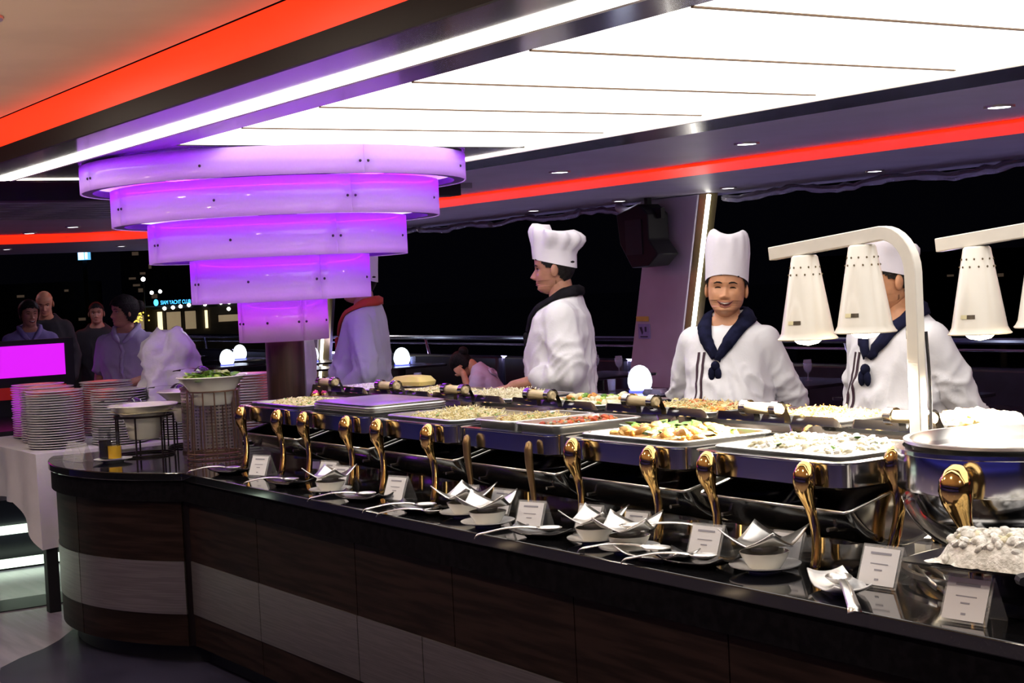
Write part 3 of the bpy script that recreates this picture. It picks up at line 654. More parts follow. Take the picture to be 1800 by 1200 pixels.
def boat(label, x, y, rz, m, s=1.):
    rows = []
    for i in range(15):
        u = -1 + i / 7; row = []
        for j in range(7):
            v = -1 + j / 3; wv = .062 * (1 - .25 * abs(u)); row.append((u * .125, v * wv, .006 + .030 * max(0, abs(u) - .45) ** 1.6 * 1.8 + .012 * v * v))
        rows.append(row)
    t = thing('utensil_dish', label, 'dish', (x, y, .90), rz); t.scale = (s,) * 3
    obj('curved_dish', MB().sheet(rows), m, t, solid=.004, smooth=60)
    obj('foot', MB().rings([rrect(.05, .028, .01, 3, 0), rrect(.06, .035, .012, 3, .010)]), m, t)
for lab, slab, x, y, rz in (('black curved utensil dish nearest the lattice wire rack', 'serving spoon on the black dish nearest lattice rack', -3.70, .13, .25),
                      ('black curved utensil dish in front of second chafing dish', 'serving spoon on black dish before second chafing dish', -3.06, .115, .15),
                      ('black curved utensil dish in front of green noodle chafing dish', 'serving spoon on black dish before the noodle chafing dish', -2.38, .11, .35),
                      ('black curved utensil dish beside bronze legged chafing dish', 'serving spoon on black dish beside bronze legs', -1.93, .11, .35),
                      ('black curved utensil dish before the fried fish chafing dish', 'serving spoon on black dish before the fried fish', -1.14, .10, .45),
                      ('black curved utensil dish holding a steel clip near right', 'serving spoon on black dish with clip near right', -.41, .11, .2)):
    boat(lab, x, y, rz, dish_blk); spoon(slab, x + .03, y, .93, rz + .35, 1.05)
spoon('second serving spoon leaning beside bronze legged chafing dish', -1.82, .09, .918, .5)
spoon('white handled spoon lying across the square steel dish', -.70, .12, .978, PI + .9, 1.1)
for lab, slab, x, y, rz, srz in (('pale steel utensil dish near the middle of counter edge', 'serving spoon resting on pale steel dish mid counter', -.56, .09, .15, .3), ('white curved utensil dish nearest the picture bottom', 'large serving spoon on white dish nearest picture bottom', .115, .13, -.5, PI - .65)):
    boat(lab, x, y, rz, steel_in if x < 0 else china, 1.0); spoon(slab, x, y, .932, srz, 1.2)
def card(label, x, y, rz, s=1.):
    c = thing('menu_card', label, 'menu card', (x, y, .90), rz); c.scale = (s,) * 3
    w_, h_, d_ = .050, .088, .036
    f = lambda t, q: (q * w_, -d_ * (1 - t), h_ * t)
    obj('acrylic_tent', MB().sheet([[(-.053, -d_, .001), (.053, -d_, .001)], [(-.053, 0, h_), (.053, 0, h_)], [(-.053, d_, .001), (.053, d_, .001)]]), acryl, c, solid=.0025, smooth=0)
    R = Matrix.Rotation(math.atan2(d_, h_), 4, 'X')
    def slab(cx, t, w2, h2, dn): 
        p = Vector((cx, -d_ * (1 - t), h_ * t)) + Vector((0, -h_, d_)).normalized() * dn
        return MB().box(p, (w2, .0008, h2), M=R.inverted())
    p = obj('paper_sheet', slab(0, .5, .094, .082, .0032), paper, c, smooth=0)
    m = MB()
    for t, w2, h2 in ((.80, .054, .005), (.56, .046, .002), (.42, .020, .003), (.20, .010, .004)): q = slab(0, t, w2, h2, .0042); m.add(q.v, q.f)
    obj('print_lines', m, ink, p, smooth=0)
for l, x, y, rz, s in (('menu card leaning at leftmost brass leg', -3.50, .20, .35, 1.05), ('menu card between the second and third brass legs', -3.00, .285, .25, 1.05), ('menu card behind left saucer near second chafing dish', -2.83, .26, .2, 1.),
                    ('menu card in front of the green noodle chafing dish', -2.28, .215, .25, 1.05), ('menu card behind the left steel dish of the pair', -1.86, .27, .2, 1.), ('menu card behind the right steel dish of the pair', -1.66, .29, .2, 1.),
                    ('menu card tilted beside right steel dish of the pair', -1.30, .17, .35, 1.05), ('menu card behind black dish before the fried fish', -1.10, .26, .2, 1.), ('menu card half hidden behind fifth chafing dish leg', -.90, .29, .2, .95), ('menu card with steel clip beside black dish near right', -.47, .21, .2, 1.1),
                    ('menu card behind brightly lit large square dish', -.25, .31, .2, 1.), ('second nearest menu card behind the white spoon dish', .15, .255, .12, 1.15), ('nearest menu card at the bottom right corner', .56, .10, .12, 1.15)):
    card(l, x, y, rz, s)
# tongs and the platter at right
tg = thing('tongs', 'long bright steel tongs lying beside round chafing dish leg', 'tongs', (.19, .36, .906), -.62)
for sx in (-1, 1): obj('tong_arm', MB().sheet([[(-.16, sx * .004, .004), (-.05, sx * .016 + .0, .010), (.08, sx * .022, .010), (.17, sx * .014, .006)], [(-.16, sx * .004, .022), (-.05, sx * .016, .030), (.08, sx * .022, .030), (.17, sx * .014, .022)]]), steel_in, tg, solid=.003, smooth=60)
st = thing('serving_riser', 'black box riser under the white platter at right edge', 'riser', (.62, .235, .90), .1)
obj('riser_box', MB().rings([rrect(.08, .06, .008, 3, 0), rrect(.075, .055, .008, 3, .111)]), dish_blk, st, bevel=.003); obj('riser_slot', MB().box((-.02, -.0580, .04), (.05, .004, .012)), black_m, st)
pt = thing('serving_platter', 'dark flat platter heaped with white food at right edge', 'platter', (.60, .19, 1.012), .15)
obj('platter_dish', MB().rings([rrect(.17, .10, .03, 4, 0), rrect(.215, .135, .035, 4, .012), rrect(.217, .137, .035, 4, .016), rrect(.17, .10, .03, 4, .006)]), dish_blk, pt)
obj('platter_handle', MB().tube([(.12, -.13, .012), (.12, -.17, .014), (.14, -.19, .014)], [.012, .013, .010], 8), black_m, pt)
heap('glass_noodles', 'heap of glaring white food on the dark platter', 'food', .61, .192, 1.020, .185, .105, .095, white_m, [(white_m, 'chunk', 190, .017), (cauli_m, 'chunk', 40, .012)], 21, sup=2.4)
# ------------------------------------------------------------------ left end of the counter: sauces, wire racks, bowls
sp_ = thing('saucer', 'white saucer carrying the two sauce bottles', 'saucer', (-4.755, -.05, .90))
obj('saucer_dish', MB().lathe([(.05, 0), (.055, .005), (.090, .014), (.096, .018), (.088, .017), (.05, .010), (.001, .010)], 32), china, sp_)
glassm = mat('clear_glass', (.05, .05, .06), .03, alpha=.16, nv=.01, spec=1.)
def bottle(label, x, y, r, h, fill, liq):
    b = thing('sauce_bottle', label, 'bottle', (x, y, .911))
    obj('glass_body', MB().lathe([(r * .9, 0), (r, .004), (r, h * .55), (r * .9, h * .62), (r * .95, h * .70), (r * .86, h * .74), (r * .92, h * .82), (r * .9, h), (r * .8, h), (r * .78, h * .7), (r * .88, h * .55), (r * .88, .008), (.001, .008)], 24), glassm, b)
    obj('liquid', MB().lathe([(r * .87, .0085), (r * .87, fill), (.001, fill)], 24), liq, b)
bottle('glass bottle of dark soy sauce behind the yellow oil', -4.815, -.066, .036, .158, .098, mat('soy_liquid', (.012, .006, .004), .1, nv=.1))
bottle('small glass bottle of golden yellow oil on saucer', -4.740, -.045, .037, .138, .070, mat('oil_liquid', (.85, .50, .015), .08, nv=.1))
for l, x, y, rz in (('empty clear acrylic card stand at the counter left corner', -5.05, -.16, .1), ('empty clear acrylic card stand left of sauce saucer', -4.93, -.15, .25)):
    obj_ = tag(obj('acrylic_stand', MB().sheet([[(-.05, -.035, .001), (.05, -.035, .001)], [(-.05, 0, .095), (.05, 0, .095)], [(-.05, .035, .001), (.05, .035, .001)]]), acryl, solid=.003, smooth=0, loc=(x, y, .9005), rz=rz), l, 'card stand')
rackblk = mat('black_wire', (.03, .022, .02), .3, .7); rackbrn = mat('copper_wire', (.30, .19, .13), .3, .9)
def wire_rack(label, x, y, r0, r1, h, nrod, m, rod, extra=()):
    t = thing('wire_rack', label, 'wire rack', (x, y, .90))
    for zz, rr in ((.006, r0), (h, r1)) + tuple(extra):
        obj('ring', MB().tube([(rr * math.cos(2 * PI * k / 32), rr * math.sin(2 * PI * k / 32), zz) for k in range(32)], rod, 6, closed=True), m, t)
    for k in range(nrod):
        a = 2 * PI * (k + .3) / nrod; obj('rod', MB().tube([(r0 * math.cos(a), r0 * math.sin(a), .004), (r1 * math.cos(a), r1 * math.sin(a), h)], rod * .9, 6), m, t)
    return t
def cone_bowl(label, x, y, z, rim, foot, h):
    b = thing('cone_bowl', label, 'bowl', (x, y, z))
    obj('bowl_shell', MB().lathe([(foot, 0), (foot * 1.06, .004), (foot * 1.25, h * .45), (foot * 1.6, h * .75), (rim * .93, h * .96), (rim, h), (rim * .985, h + .004), (rim * .86, h * .97), (foot * 1.3, h * .6), (foot, .02), (.001, .018)], 44), china_w, b, smooth=60)
    return b
wire_rack('black wire rack holding the lower white bowl', -4.93, .18, .150, .150, .205, 7, rackblk, .0055)
cone_bowl('wide white cone bowl in the low black rack', -4.93, .18, .985, .182, .075, .175)
wire_rack('copper wire rack holding the tall salad bowl', -4.43, .36, .135, .125, .335, 14, rackbrn, .0042, ((.03, .137),))
cone_bowl('white cone bowl of green salad in the tall rack', -4.43, .36, 1.165, .172, .085, .140)
wire_rack('dark wire rack holding the bowl behind low bowl', -5.16, .53, .13, .13, .24, 6, rackblk, .005)
cone_bowl('white cone bowl standing behind the low black rack', -5.16, .53, 1.035, .18, .08, .165)
heap('green_salad', 'fresh green lettuce salad in the tall cone bowl', 'salad', -4.43, .36, 1.290, .125, .125, .035, green_m, [(lime_m, 'leaf', 50, .045), (green_m, 'leaf', 24, .04), (lime_m, 'chunk', 16, .018)], 31, sup=2.)
heap('dressing', 'pale dressing in the low white cone bowl', 'dressing', -4.93, .18, 1.125, .14, .14, .016, pale_m, [], 32, .001, sup=2.)
lt = thing('lattice_stand', 'silver lattice metal stand behind the salad rack', 'stand', (-4.80, .50, .90))
m = MB(); NL = 52
for k in range(NL): a = 2 * PI * k / NL; m.box((.150 * math.cos(a), .150 * math.sin(a), .165), (.007, .003, .32), rz=a + PI / 2)
for k in range(20): m.lathe([(.152, .012 + k * .0165), (.152, .0205 + k * .0165)], 52, cap0=False, cap1=False)
tag(obj('lattice_wall', m, mat('lattice_steel', (.55, .48, .42), .3, .9), lt, smooth=40), None, None, kind='stuff')
obj('top_ring', MB().lathe([(.143, .325), (.156, .325), (.156, .338), (.143, .338)], 48, cap0=False, cap1=False), rackbrn, lt); obj('base_ring', MB().lathe([(.143, .0), (.158, .0), (.158, .012), (.143, .012)], 48, cap0=False, cap1=False), rackbrn, lt)
pb = thing('shallow_plate', 'small white plate on top of the lattice stand', 'plate', (-4.80, .50, 1.239)); pb.scale = (.6, .6, .8)
obj('plate_dish', MB().lathe([(.10, 0), (.11, .004), (.21, .022), (.225, .026), (.21, .028), (.11, .010), (.001, .009)], 40), china, pb)
lad = mat('black_ladle', (.03, .02, .05), .15, coat=.5)
for l, x, y, z, rz in (('dark salad ladle resting on the tall salad bowl', -4.40, .30, 1.345, .1), ('dark serving spoon in the low white bowl', -4.97, .15, 1.185, .35), ('dark spoon in the white bowl behind low rack', -5.18, .47, 1.225, .2)):
    t = thing('ladle', l, 'ladle', (x, y, z), rz)
    a = child('ladle_bowl', SPOON.copy(), t); a.data.materials.clear(); a.data.materials.append(lad); a.scale = (1.3, 1.3, -1.6); b = child('handle', HANDLE.copy(), t); b.data.materials.clear(); b.data.materials.append(lad); b.scale = (1.2, 1.6, .6)
# ------------------------------------------------------------------ service table with plate stacks
ZT = .885
tb = thing('service_table', 'tall black legged side table under stacked plates', 'table', (0, 0, 0))
obj('table_top', MB().box((-6.42, .44, ZT - .02), (1.36, 1.14, .03)), black_m, tb)
for x in (-5.78, -7.06):
    for y in (-.09, .97): obj('leg', MB().box((x, y, (ZT - .036) / 2), (.065, .065, ZT - .036)), black_m, tb, bevel=.004)
cloth = mat('white_linen', (.70, .69, .73), .8, nv=.03, bump=.12, bs=60)
rows = []
per = []
x0, x1, y0, y1 = -7.12, -5.72, -.15, 1.03
def side(p, q, n): return [(p[0] + (q[0] - p[0]) * i / n, p[1] + (q[1] - p[1]) * i / n) for i in range(n)]
loop = side((x0, y0), (x1, y0), 40) + side((x1, y0), (x1, y1), 36) + side((x1, y1), (x0, y1), 40) + side((x0, y1), (x0, y0), 36)
cc = ((x0 + x1) / 2, (y0 + y1) / 2); NR = 12
def hang(i):
    x, y = loop[i]
    if i < 40: t = i / 40; return .30 if t < .70 else (.30 + (t - .70) / .30 * .23)
    if i < 76: t = (i - 40) / 36; return .53 - .05 * t
    return .40
m = MB(); rs = [[(cc[0] + (x - cc[0]) * s, cc[1] + (y - cc[1]) * s, ZT - .003 + .0035) for x, y in loop] for s in (.02, .5, .985)]
for k in range(NR + 1):
    t = k / NR; ring = []
    for i, (x, y) in enumerate(loop):
        nx = -1 if abs(x - x0) < 1e-6 else (1 if abs(x - x1) < 1e-6 else 0); ny = -1 if abs(y - y0) < 1e-6 else (1 if abs(y - y1) < 1e-6 else 0)
        fold = (.022 * math.sin(i * .55) + .016 * math.sin(i * .23 + 1)) * t + .012
        ring.append((x + nx * fold, y + ny * fold, ZT - hang(i) * t))
    rs.append(ring)
m.rings(rs, True, False)
tag(obj('tablecloth', m, cloth, smooth=60), 'white cloth hanging in folds over the plate table', 'tablecloth')
PLATE = MB().lathe([(.085, 0), (.088, .003), (.100, .004), (.150, .0076), (.1575, .0082), (.1585, .0124), (.149, .0124), (.098, .0070), (.001, .0065)], 28).mesh('dinner_plate', 40); PLATE.materials.append(china)
def stack(desc, x, y, z, n, seed):
    rnd = random.Random(seed)
    for k in range(n):
        o = bpy.data.objects.new('dinner_plate', PLATE); COL.objects.link(o)
        o.location = (x + rnd.uniform(-.004, .004), y + rnd.uniform(-.004, .004), z + k * .0142); o.rotation_euler = (0, 0, rnd.uniform(0, 6))
        tag(o, ('topmost white dinner plate of the ' if k == n - 1 else ORD[n - 1 - k] + ' white plate from top of the ') + desc, 'plate', 'plates in the ' + desc)
stack('nearest stack at the table corner', -6.00, .045, ZT + .002, 23, 1)
stack('stack right behind the nearest one at left', -6.46, .14, ZT + .002, 23, 2)
stack('leftmost stack at the back of the table', -6.86, .20, ZT + .002, 23, 3)
stack('right front stack beside the white bag', -5.90, .385, ZT + .002, 22, 4)
stack('middle back stack left of the bag', -6.60, .55, ZT + .002, 23, 5)
stack('low stack under the white plastic bag', -5.90, .735, ZT + .002, 16, 6)
stack('back stack behind the white bag', -6.45, .90, ZT + .002, 23, 8)
stack('stack on the counter left of the column', -5.13, .85, .902, 26, 7)
# crumpled plastic bag
m = MB(); n = 40; rs = []
for i in range(22):
    t = i / 21; z = .40 * t; r = .165 * (1 - .10 * t) * (1 - max(0, t - .62) ** 1.4 * 1.9); ring = []
    for k in range(n):
        a = 2 * PI * k / n; q = r * (1 + .10 * math.sin(a * 5 + 3 * t) + .13 * (.5 - abs(noise.noise(Vector((math.cos(a) * 3.2, math.sin(a) * 3.2, z * 14)))))  + .35 * noise.noise(Vector((math.cos(a) * 1.9, math.sin(a) * 1.9, z * 8))) + .16 * noise.noise(Vector((math.cos(a) * 6, math.sin(a) * 6, z * 26))))
        ring.append((q * math.cos(a), q * math.sin(a) + .02 * t, z + .022 * t * math.sin(a * 3 + 1)))
    rs.append(ring)
bagm = mat('bag_plastic', (.72, .71, .80), .32, nv=.05, bump=.5, bs=22, trans=.15)
tag(obj('plastic_bag', m.rings(rs), bagm, smooth=70, loc=(-5.90, .70, ZT + .002 + 16 * .0142 + .003)), 'crumpled white plastic bag standing among the plate stacks', 'bag')

# ------------------------------------------------------------------ people
DG = bpy.context.evaluated_depsgraph_get
def remesh(mb, voxel, it=4, fac=.5):
    me = bpy.data.meshes.new('tmp'); me.from_pydata(mb.v, [], mb.f); me.update()
    bm = bmesh.new(); bm.from_mesh(me); bmesh.ops.recalc_face_normals(bm, faces=bm.faces); bm.to_mesh(me); bm.free()
    o = bpy.data.objects.new('tmp', me); COL.objects.link(o)
    r = o.modifiers.new('r', 'REMESH'); r.mode = 'VOXEL'; r.voxel_size = voxel; r.use_smooth_shade = True
    if it: s = o.modifiers.new('s', 'SMOOTH'); s.factor = fac; s.iterations = it
    bpy.context.view_layer.update()
    out = bpy.data.meshes.new_from_object(o.evaluated_get(DG()))
    bpy.data.objects.remove(o); bpy.data.meshes.remove(me); out.shade_smooth(); return out
HZ = [0, .012, .025, .038, .046, .052, .058, .068, .078, .095, .118, .138, .165, .19, .213, .226, .232]
HF = [.045, .074, .089, .086, .092, .0885, .094, .090, .089, .088, .085, .092, .092, .080, .055, .025, .0]
HB = [-.01, -.0, .02, .035, .045, .052, .058, .066, .074, .084, .094, .098, .096, .084, .060, .030, .0]
HW = [.018, .034, .043, .050, .0535, .0555, .057, .0595, .0615, .065, .069, .0715, .072, .063, .043, .022, .0]
def head_pt(z, a, fat=1., nose=1.):
    f, b, wd = interp(HZ, HF, z), interp(HZ, HB, z), interp(HZ, HW, z) * (1 + (fat - 1) * math.exp(-((z - .06) / .05) ** 2) + (fat - 1) * .5)
    c, s = math.cos(a), math.sin(a)       # a = 0 at the face (-y), pi at the back
    p = 2.35; k = (abs(c) ** p + abs(s) ** p) ** (-1 / p)
    x = wd * s * k; y = -(f if c > 0 else b) * c * k
    if c > 0:
        ax = abs(x)
        zt = .082; 
        if .066 < z < .145:
            h = interp([.066, .072, .082, .095, .118, .145], [.0, .012, .0245, .018, .0065, .0], z) * nose
            wn = interp([.066, .08, .1, .14], [.013, .0135, .0095, .008], z); y -= h * math.exp(-(ax / wn) ** 2 * 1.1)
            if z < .09: y -= .008 * math.exp(-((ax - .014) / .006) ** 2) * math.exp(-((z - .076) / .006) ** 2)
        y += .0085 * math.exp(-((ax - .031) / .014) ** 2 - ((z - .117) / .010) ** 2)
        y -= .0045 * math.exp(-((ax - .036) / .022) ** 2 - ((z - .087) / .016) ** 2) * fat
        y += .003 * math.exp(-(ax / .004) ** 2 - ((z - .064) / .004) ** 2)
        if .040 < z < .064: y += .010 * (1 - math.exp(-(ax / .030) ** 2))
    return Vector((x, y, z))
def head_mb(fat=1., nose=1., off=0.):
    nA = 72; zs = [.0005] + list(np.linspace(.004, .212, 72)) + [.219, .225, .229, .2315]
    rs = []
    for z in zs:
        rs.append([head_pt(z, 2 * PI * k / nA, fat, nose) * (1 if not off else 1) for k in range(nA)])
    if off:
        c = Vector((0, 0, .125)); rs = [[p + (p - c).normalized() * off for p in r] for r in rs]
    return MB().rings(rs)
def hand(mb, W, D, N, T, s=1., curl=.5):
    W, D, N, T = Vector(W), Vector(D).normalized(), Vector(N).normalized(), Vector(T).normalized()
    for i, (o, L) in enumerate(((.027, .068), (.009, .077), (-.009, .071), (-.026, .055))):
        K = W + (D * (.082 - .004 * abs(i - 1)) + T * o) * s
        mb.capsule(W + (T * o * .75 + D * .012) * s, K, .0145 * s, .0125 * s, 8)
        c1, c2 = curl * .8 + .05 * i, curl * 1.9 + .08 * i
        m = K + (D * math.cos(c1) + N * math.sin(c1)) * L * .52 * s; t = m + (D * math.cos(c2) + N * math.sin(c2)) * L * .45 * s
        mb.capsule(K, m, .0105 * s, .0092 * s, 8); mb.capsule(m, t, .0092 * s, .0078 * s, 8)
    b = W + (D * .022 + T * .022) * s; m = b + (T * .62 + D * .70 + N * .25) * .044 * s; t = m + (T * .25 + D * .85 + N * .4) * .034 * s
    mb.capsule(b, m, .0135 * s, .0115 * s, 8); mb.capsule(m, t, .0112 * s, .0088 * s, 8)
skin1 = mat('skin_warm', (.56, .27, .145), .48, nv=.10, ns=18, bump=.05, bs=180, sss=.08)
skin2 = mat('skin_tan', (.42, .20, .13), .48, nv=.10, ns=18, bump=.05, bs=180, sss=.08)
hair_m = mat('black_hair', (.009, .007, .007), .6, spec=.2, nv=.4, ns=60, bump=.5, bs=150)
jack_w = mat('chef_cotton_white', (.74, .73, .77), .78, nv=.03, ns=4, bump=.10, bs=90)
jack_g = mat('chef_cotton_grey', (.55, .58, .66), .78, nv=.04, ns=4, bump=.10, bs=90)
hat_m = mat('chef_hat_cotton', (.76, .72, .80), .8, nv=.03, bump=.08, bs=80)
navy = mat('navy_kerchief', (.009, .010, .030), .95, spec=.1, nv=.3, ns=20, bump=.2, bs=60)
blackk = mat('black_kerchief', (.009, .008, .011), .95, spec=.1, nv=.3, ns=20, bump=.2, bs=60)
redk = mat('red_kerchief', (.45, .05, .02), .7, nv=.2, bump=.2, bs=60)
stripe_m = mat('stripe_black', (.012, .008, .012), .7)
stripe_w = mat('stripe_maroon', (.035, .010, .022), .7)
trous_m = mat('dark_trousers', (.02, .02, .028), .8, bump=.1, bs=60)
shoe_m = mat('black_shoe', (.012, .012, .014), .25)
eye_w = mat('eye_white', (.75, .72, .70), .2); iris_m = mat('dark_iris', (.02, .012, .01), .15); lip_m = mat('lip', (.38, .13, .10), .4); teeth_m = mat('teeth', (.85, .82, .76), .25); mouth_m = mat('mouth_dark', (.10, .02, .02), .6)
TORSO = [(.80, .172, .122, 0), (.90, .176, .126, 0), (1.02, .166, .120, -.004), (1.12, .170, .122, -.006), (1.22, .180, .125, -.006), (1.30, .188, .122, .0), (1.38, .186, .110, .006), (1.425, .160, .096, .012), (1.462, .115, .083, .018), (1.488, .086, .075, .020), (1.512, .076, .069, .018), (1.532, .070, .064, .012)]
def ell(z, a, b, yo, n=28, p=2.4):
    out = []
    for k in range(n):
        t = 2 * PI * k / n; c, s = math.cos(t), math.sin(t); q = (abs(c) ** p + abs(s) ** p) ** (-1 / p); out.append((a * c * q, yo + b * s * q, z))
    return out
def person(label, loc, rz, H=1.72, arms=None, head_rot=(0, 0), jacket=jack_w, skin=skin1, sleeve='long', belly=0., hat=None, kerchief=None, stripes=None, kx=.0, apron=None, hair='short', face='calm',
           fat=1., nose=1., lean=0., sit=False, voxel=.0062, jv=.010, curl=.5, wid=1., wr=.010, tilt=0., seed=0, tie_len=1., shirt_v=False, loose=1., hs=1.):
    S = H / 1.72
    P = thing('person', label, 'person', loc, rz); 
    arms = arms or {1: ((.23, .04, 1.12), (.22, -.06, .90)), -1: ((-.23, .04, 1.12), (-.22, -.06, .90))}
    Lx = Matrix.Translation((0, 0, .92)) @ Matrix.Rotation(lean, 4, 'X') @ Matrix.Translation((0, 0, -.92))
    def fin(mb):
        mb.v = [tuple(Vector(p) * S) if (p[2] <= .92 or not lean) else tuple((Lx @ Vector(p)) * S) for p in mb.v]; return mb
    HM = Matrix.Translation((0, -.012, 1.488)) @ Matrix.Translation((0, 0, .02)) @ Matrix.Rotation(head_rot[0], 4, 'Z') @ Matrix.Rotation(head_rot[1], 4, 'X') @ Matrix.Rotation(tilt, 4, 'Y') @ Matrix.Scale(hs, 4) @ Matrix.Translation((0, 0, -.02))
    # ---- skin
    sk = MB(); hd = head_mb(fat, nose); hx = MB().add([HM @ Vector(p) for p in hd.v], hd.f)
    for s in (-1, 1):
        e = MB().sphere((0, 0, 0), (.009, .019, .031), 12, 8).xf(HM @ Matrix.Translation((s * .0745 * (1 + (fat - 1) * .6), .008, .108)) @ Matrix.Rotation(s * .35, 4, 'Z') @ Matrix.Rotation(-.15, 4, 'X')); hx.add(e.v, e.f)
    sk.capsule((0, .018, 1.40), (0, .004, 1.535), .062, .056, 20)
    sk.rings([ell(z, a * .84, b * .84, yo) for z, a, b, yo in TORSO[:-2]])
    legs = {s: ([(s * .09, 0, .88), (s * .095, -.01, .48), (s * .1, .01, .09)] if not sit else [(s * .09, 0, .88), (s * .11, -.40, .86), (s * .11, -.38, .50)]) for s in (-1, 1)}
    for s in (-1, 1):
        a = legs[s]; sk.capsule(a[0], a[1], .075, .055); sk.capsule(a[1], a[2], .052, .038)
        E, Wp = [Vector(q) for q in arms[s][:2]]; Sh = Vector((s * .178 * wid, .008, 1.372))
        sk.capsule(Sh, E, .048, .040); sk.capsule(E, Wp, .041, .029)
        D = (Wp - E).normalized() if len(arms[s]) < 3 else Vector(arms[s][2]).normalized()
        N = Vector((-s, 0, 0)) if abs(D.z) > .6 else Vector((0, 0, -1)); N = (N - D * N.dot(D)).normalized(); T = D.cross(N) * (1 if s > 0 else -1)
        if T.y > 0 and abs(D.z) > .6: T = -T
        hand(sk, Wp, D, N, T, 1.02, curl)
    rb = remesh(fin(sk), voxel * S, 2, .4); fin(hx); bm = bmesh.new(); bm.from_mesh(rb); nb = len(bm.verts)
    hv = [bm.verts.new(p) for p in hx.v]
    for f in hx.f: bm.faces.new([hv[i] for i in f]).smooth = True
    bmesh.ops.recalc_face_normals(bm, faces=[f for f in bm.faces if f.verts[0] in set(hv)] if False else bm.faces); bm.to_mesh(rb); bm.free()
    body = link('body', rb, P, skin)
    # ---- jacket
    jk = MB(); bel = lambda z: belly * math.exp(-((z - 1.06) / .12) ** 2)
    hem = .80 if jacket else .8
    T2 = [(z, a * wid * 1.06 * (loose if z < 1.4 else 1) + bel(z) * .6, b * 1.08 * (loose if z < 1.4 else 1) + bel(z) * .8, yo - bel(z) * .7) for z, a, b, yo in TORSO[:-1]]
    jk.rings([[(x, y, zz - .075 * max(0., -(y - yo) / b) * max(0., (zz - 1.44) / .08)) for x, y, zz in ell(z, a, b, yo, 36)] for z, a, b, yo in T2])
    for s in (-1, 1):
        E, Wp = [Vector(q) for q in arms[s][:2]]; Sh = Vector((s * .166 * wid, .008, 1.372))
        if sleeve == 'long':
            jk.capsule(Sh, E, .074 * loose, .062 * loose, 16); C = E.lerp(Wp, .88); jk.capsule(E, C, .062, .052, 16)
            d = (Wp - E).normalized(); c0 = E.lerp(Wp, .62); jk.capsule(c0, C, .057, .057, 16)
        elif sleeve == 'rolled':
            jk.capsule(Sh, E, .078 * loose, .066 * loose, 16); C = E.lerp(Wp, .45); jk.capsule(E, C, .066, .060, 16)
        else:
            C = Sh.lerp(E, .70); jk.capsule(Sh, C, .074, .066, 16)
    rm = remesh(fin(jk), jv * S, 6, .5)
    co = np.empty(len(rm.vertices) * 3); rm.vertices.foreach_get('co', co); no = np.empty(len(co)); rm.vertices.foreach_get('normal', no)
    co = co.reshape(-1, 3); no = no.reshape(-1, 3)
    for i in range(len(co)):
        p = co[i]; q = Vector((p[0] * 3.2 + seed, p[1] * 3.2, p[2] * 3.6)); wq = noise.noise(q)
        r1 = 1 - abs(noise.noise(Vector((p[0] * 7 + p[2] * 5 + wq * 1.6, p[1] * 7, p[2] * 3.2 - p[0] * 4 + seed)))) * 2
        r2 = 1 - abs(noise.noise(Vector((p[0] * 15 + seed, p[1] * 15 - p[2] * 8, p[2] * 9 + wq * 3)))) * 2
        k = min(1., max(.25, (1.40 * S - p[2]) / .25))
        co[i] += no[i] * (wr * max(0, r1) ** 2 + wr * .45 * max(0, r2) ** 2 - wr * .3) * k * 1.7
    rm.vertices.foreach_set('co', co.ravel()); rm.update()
    jo = link('jacket' if sleeve != 'short' else 'shirt', rm, P, jacket)
    bv = BVHTree.FromPolygons([Vector(c) for c in co], [tuple(p.vertices) for p in rm.polygons])
    def surf(p, off):
        r = bv.find_nearest(Vector(p)); return r[0] + r[1] * off
    def ribbon(name, pts, w0, m, parent, off=.004, thick=0.):
        pts = smooth_path(pts, 5); rows = []
        for i, p in enumerate(pts):
            t = (pts[min(i + 1, len(pts) - 1)] - pts[max(i - 1, 0)]).normalized(); r = bv.find_nearest(p); nn = r[1]; sd = t.cross(nn).normalized()
            ww = w0 if not isinstance(w0, (list, tuple)) else float(np.interp(i / (len(pts) - 1), np.linspace(0, 1, len(w0)), w0))
            rows.append([surf(r[0] + sd * ww * u, off * (1 + (1 - abs(u)) * (2 if thick else 0))) for u in (-1, -.5, 0, .5, 1)])
        return obj(name, MB().sheet(rows), m, parent, smooth=70, solid=max(.002, thick))
    if stripes:
        for dx in (-.013, .013):
            pts = []
            for z, x in stripes[1]:
                r = bv.ray_cast(Vector(((x + dx) * S, -1.2, z * S)), Vector((0, 1, 0)))
                if r[0] is not None: pts.append(r[0])
            if len(pts) > 2: ribbon('piping', pts, .0058, stripes[0], jo, .003)
    if kerchief:
        kz = 1.30 - .07 * (tie_len - 1)
        for s in (-1, 1):
            pts = [Vector(q) * S for q in ((0, .12, 1.512), (s * .080, .085, 1.506), (s * .100, .0, 1.478), (s * .082, -.075, 1.440), (s * .048 + kx * .5, -.13, 1.380), (kx + s * .008, -.16, kz + .02))]
            ribbon('kerchief', pts, [.030, .036, .036, .032, .028, .016], kerchief, P, .007, .006)
        k = surf(Vector((kx, -.2, kz)) * S, .012); mb = MB().sphere(k, (.021 * S, .016 * S, .022 * S), 12, 8)
        for a in (-.018, .012): mb.sphere(k + Vector((a, -.003, -.034)) * S, (.016 * S, .010 * S, .030 * S), 10, 7)
        obj('kerchief_knot', mb, kerchief, P, smooth=80)
        if shirt_v:
            mb = MB().sheet([[surf(Vector((u * (.052 - .05 * t) + kx * t * .8, -.16 + .03 * (1 - t), 1.425 - .085 * t)) * S, .0045) for u in (-1, -.5, 0, .5, 1)] for t in (0, .25, .5, .75, 1)]); obj('undershirt', mb, jack_w, P, smooth=60)
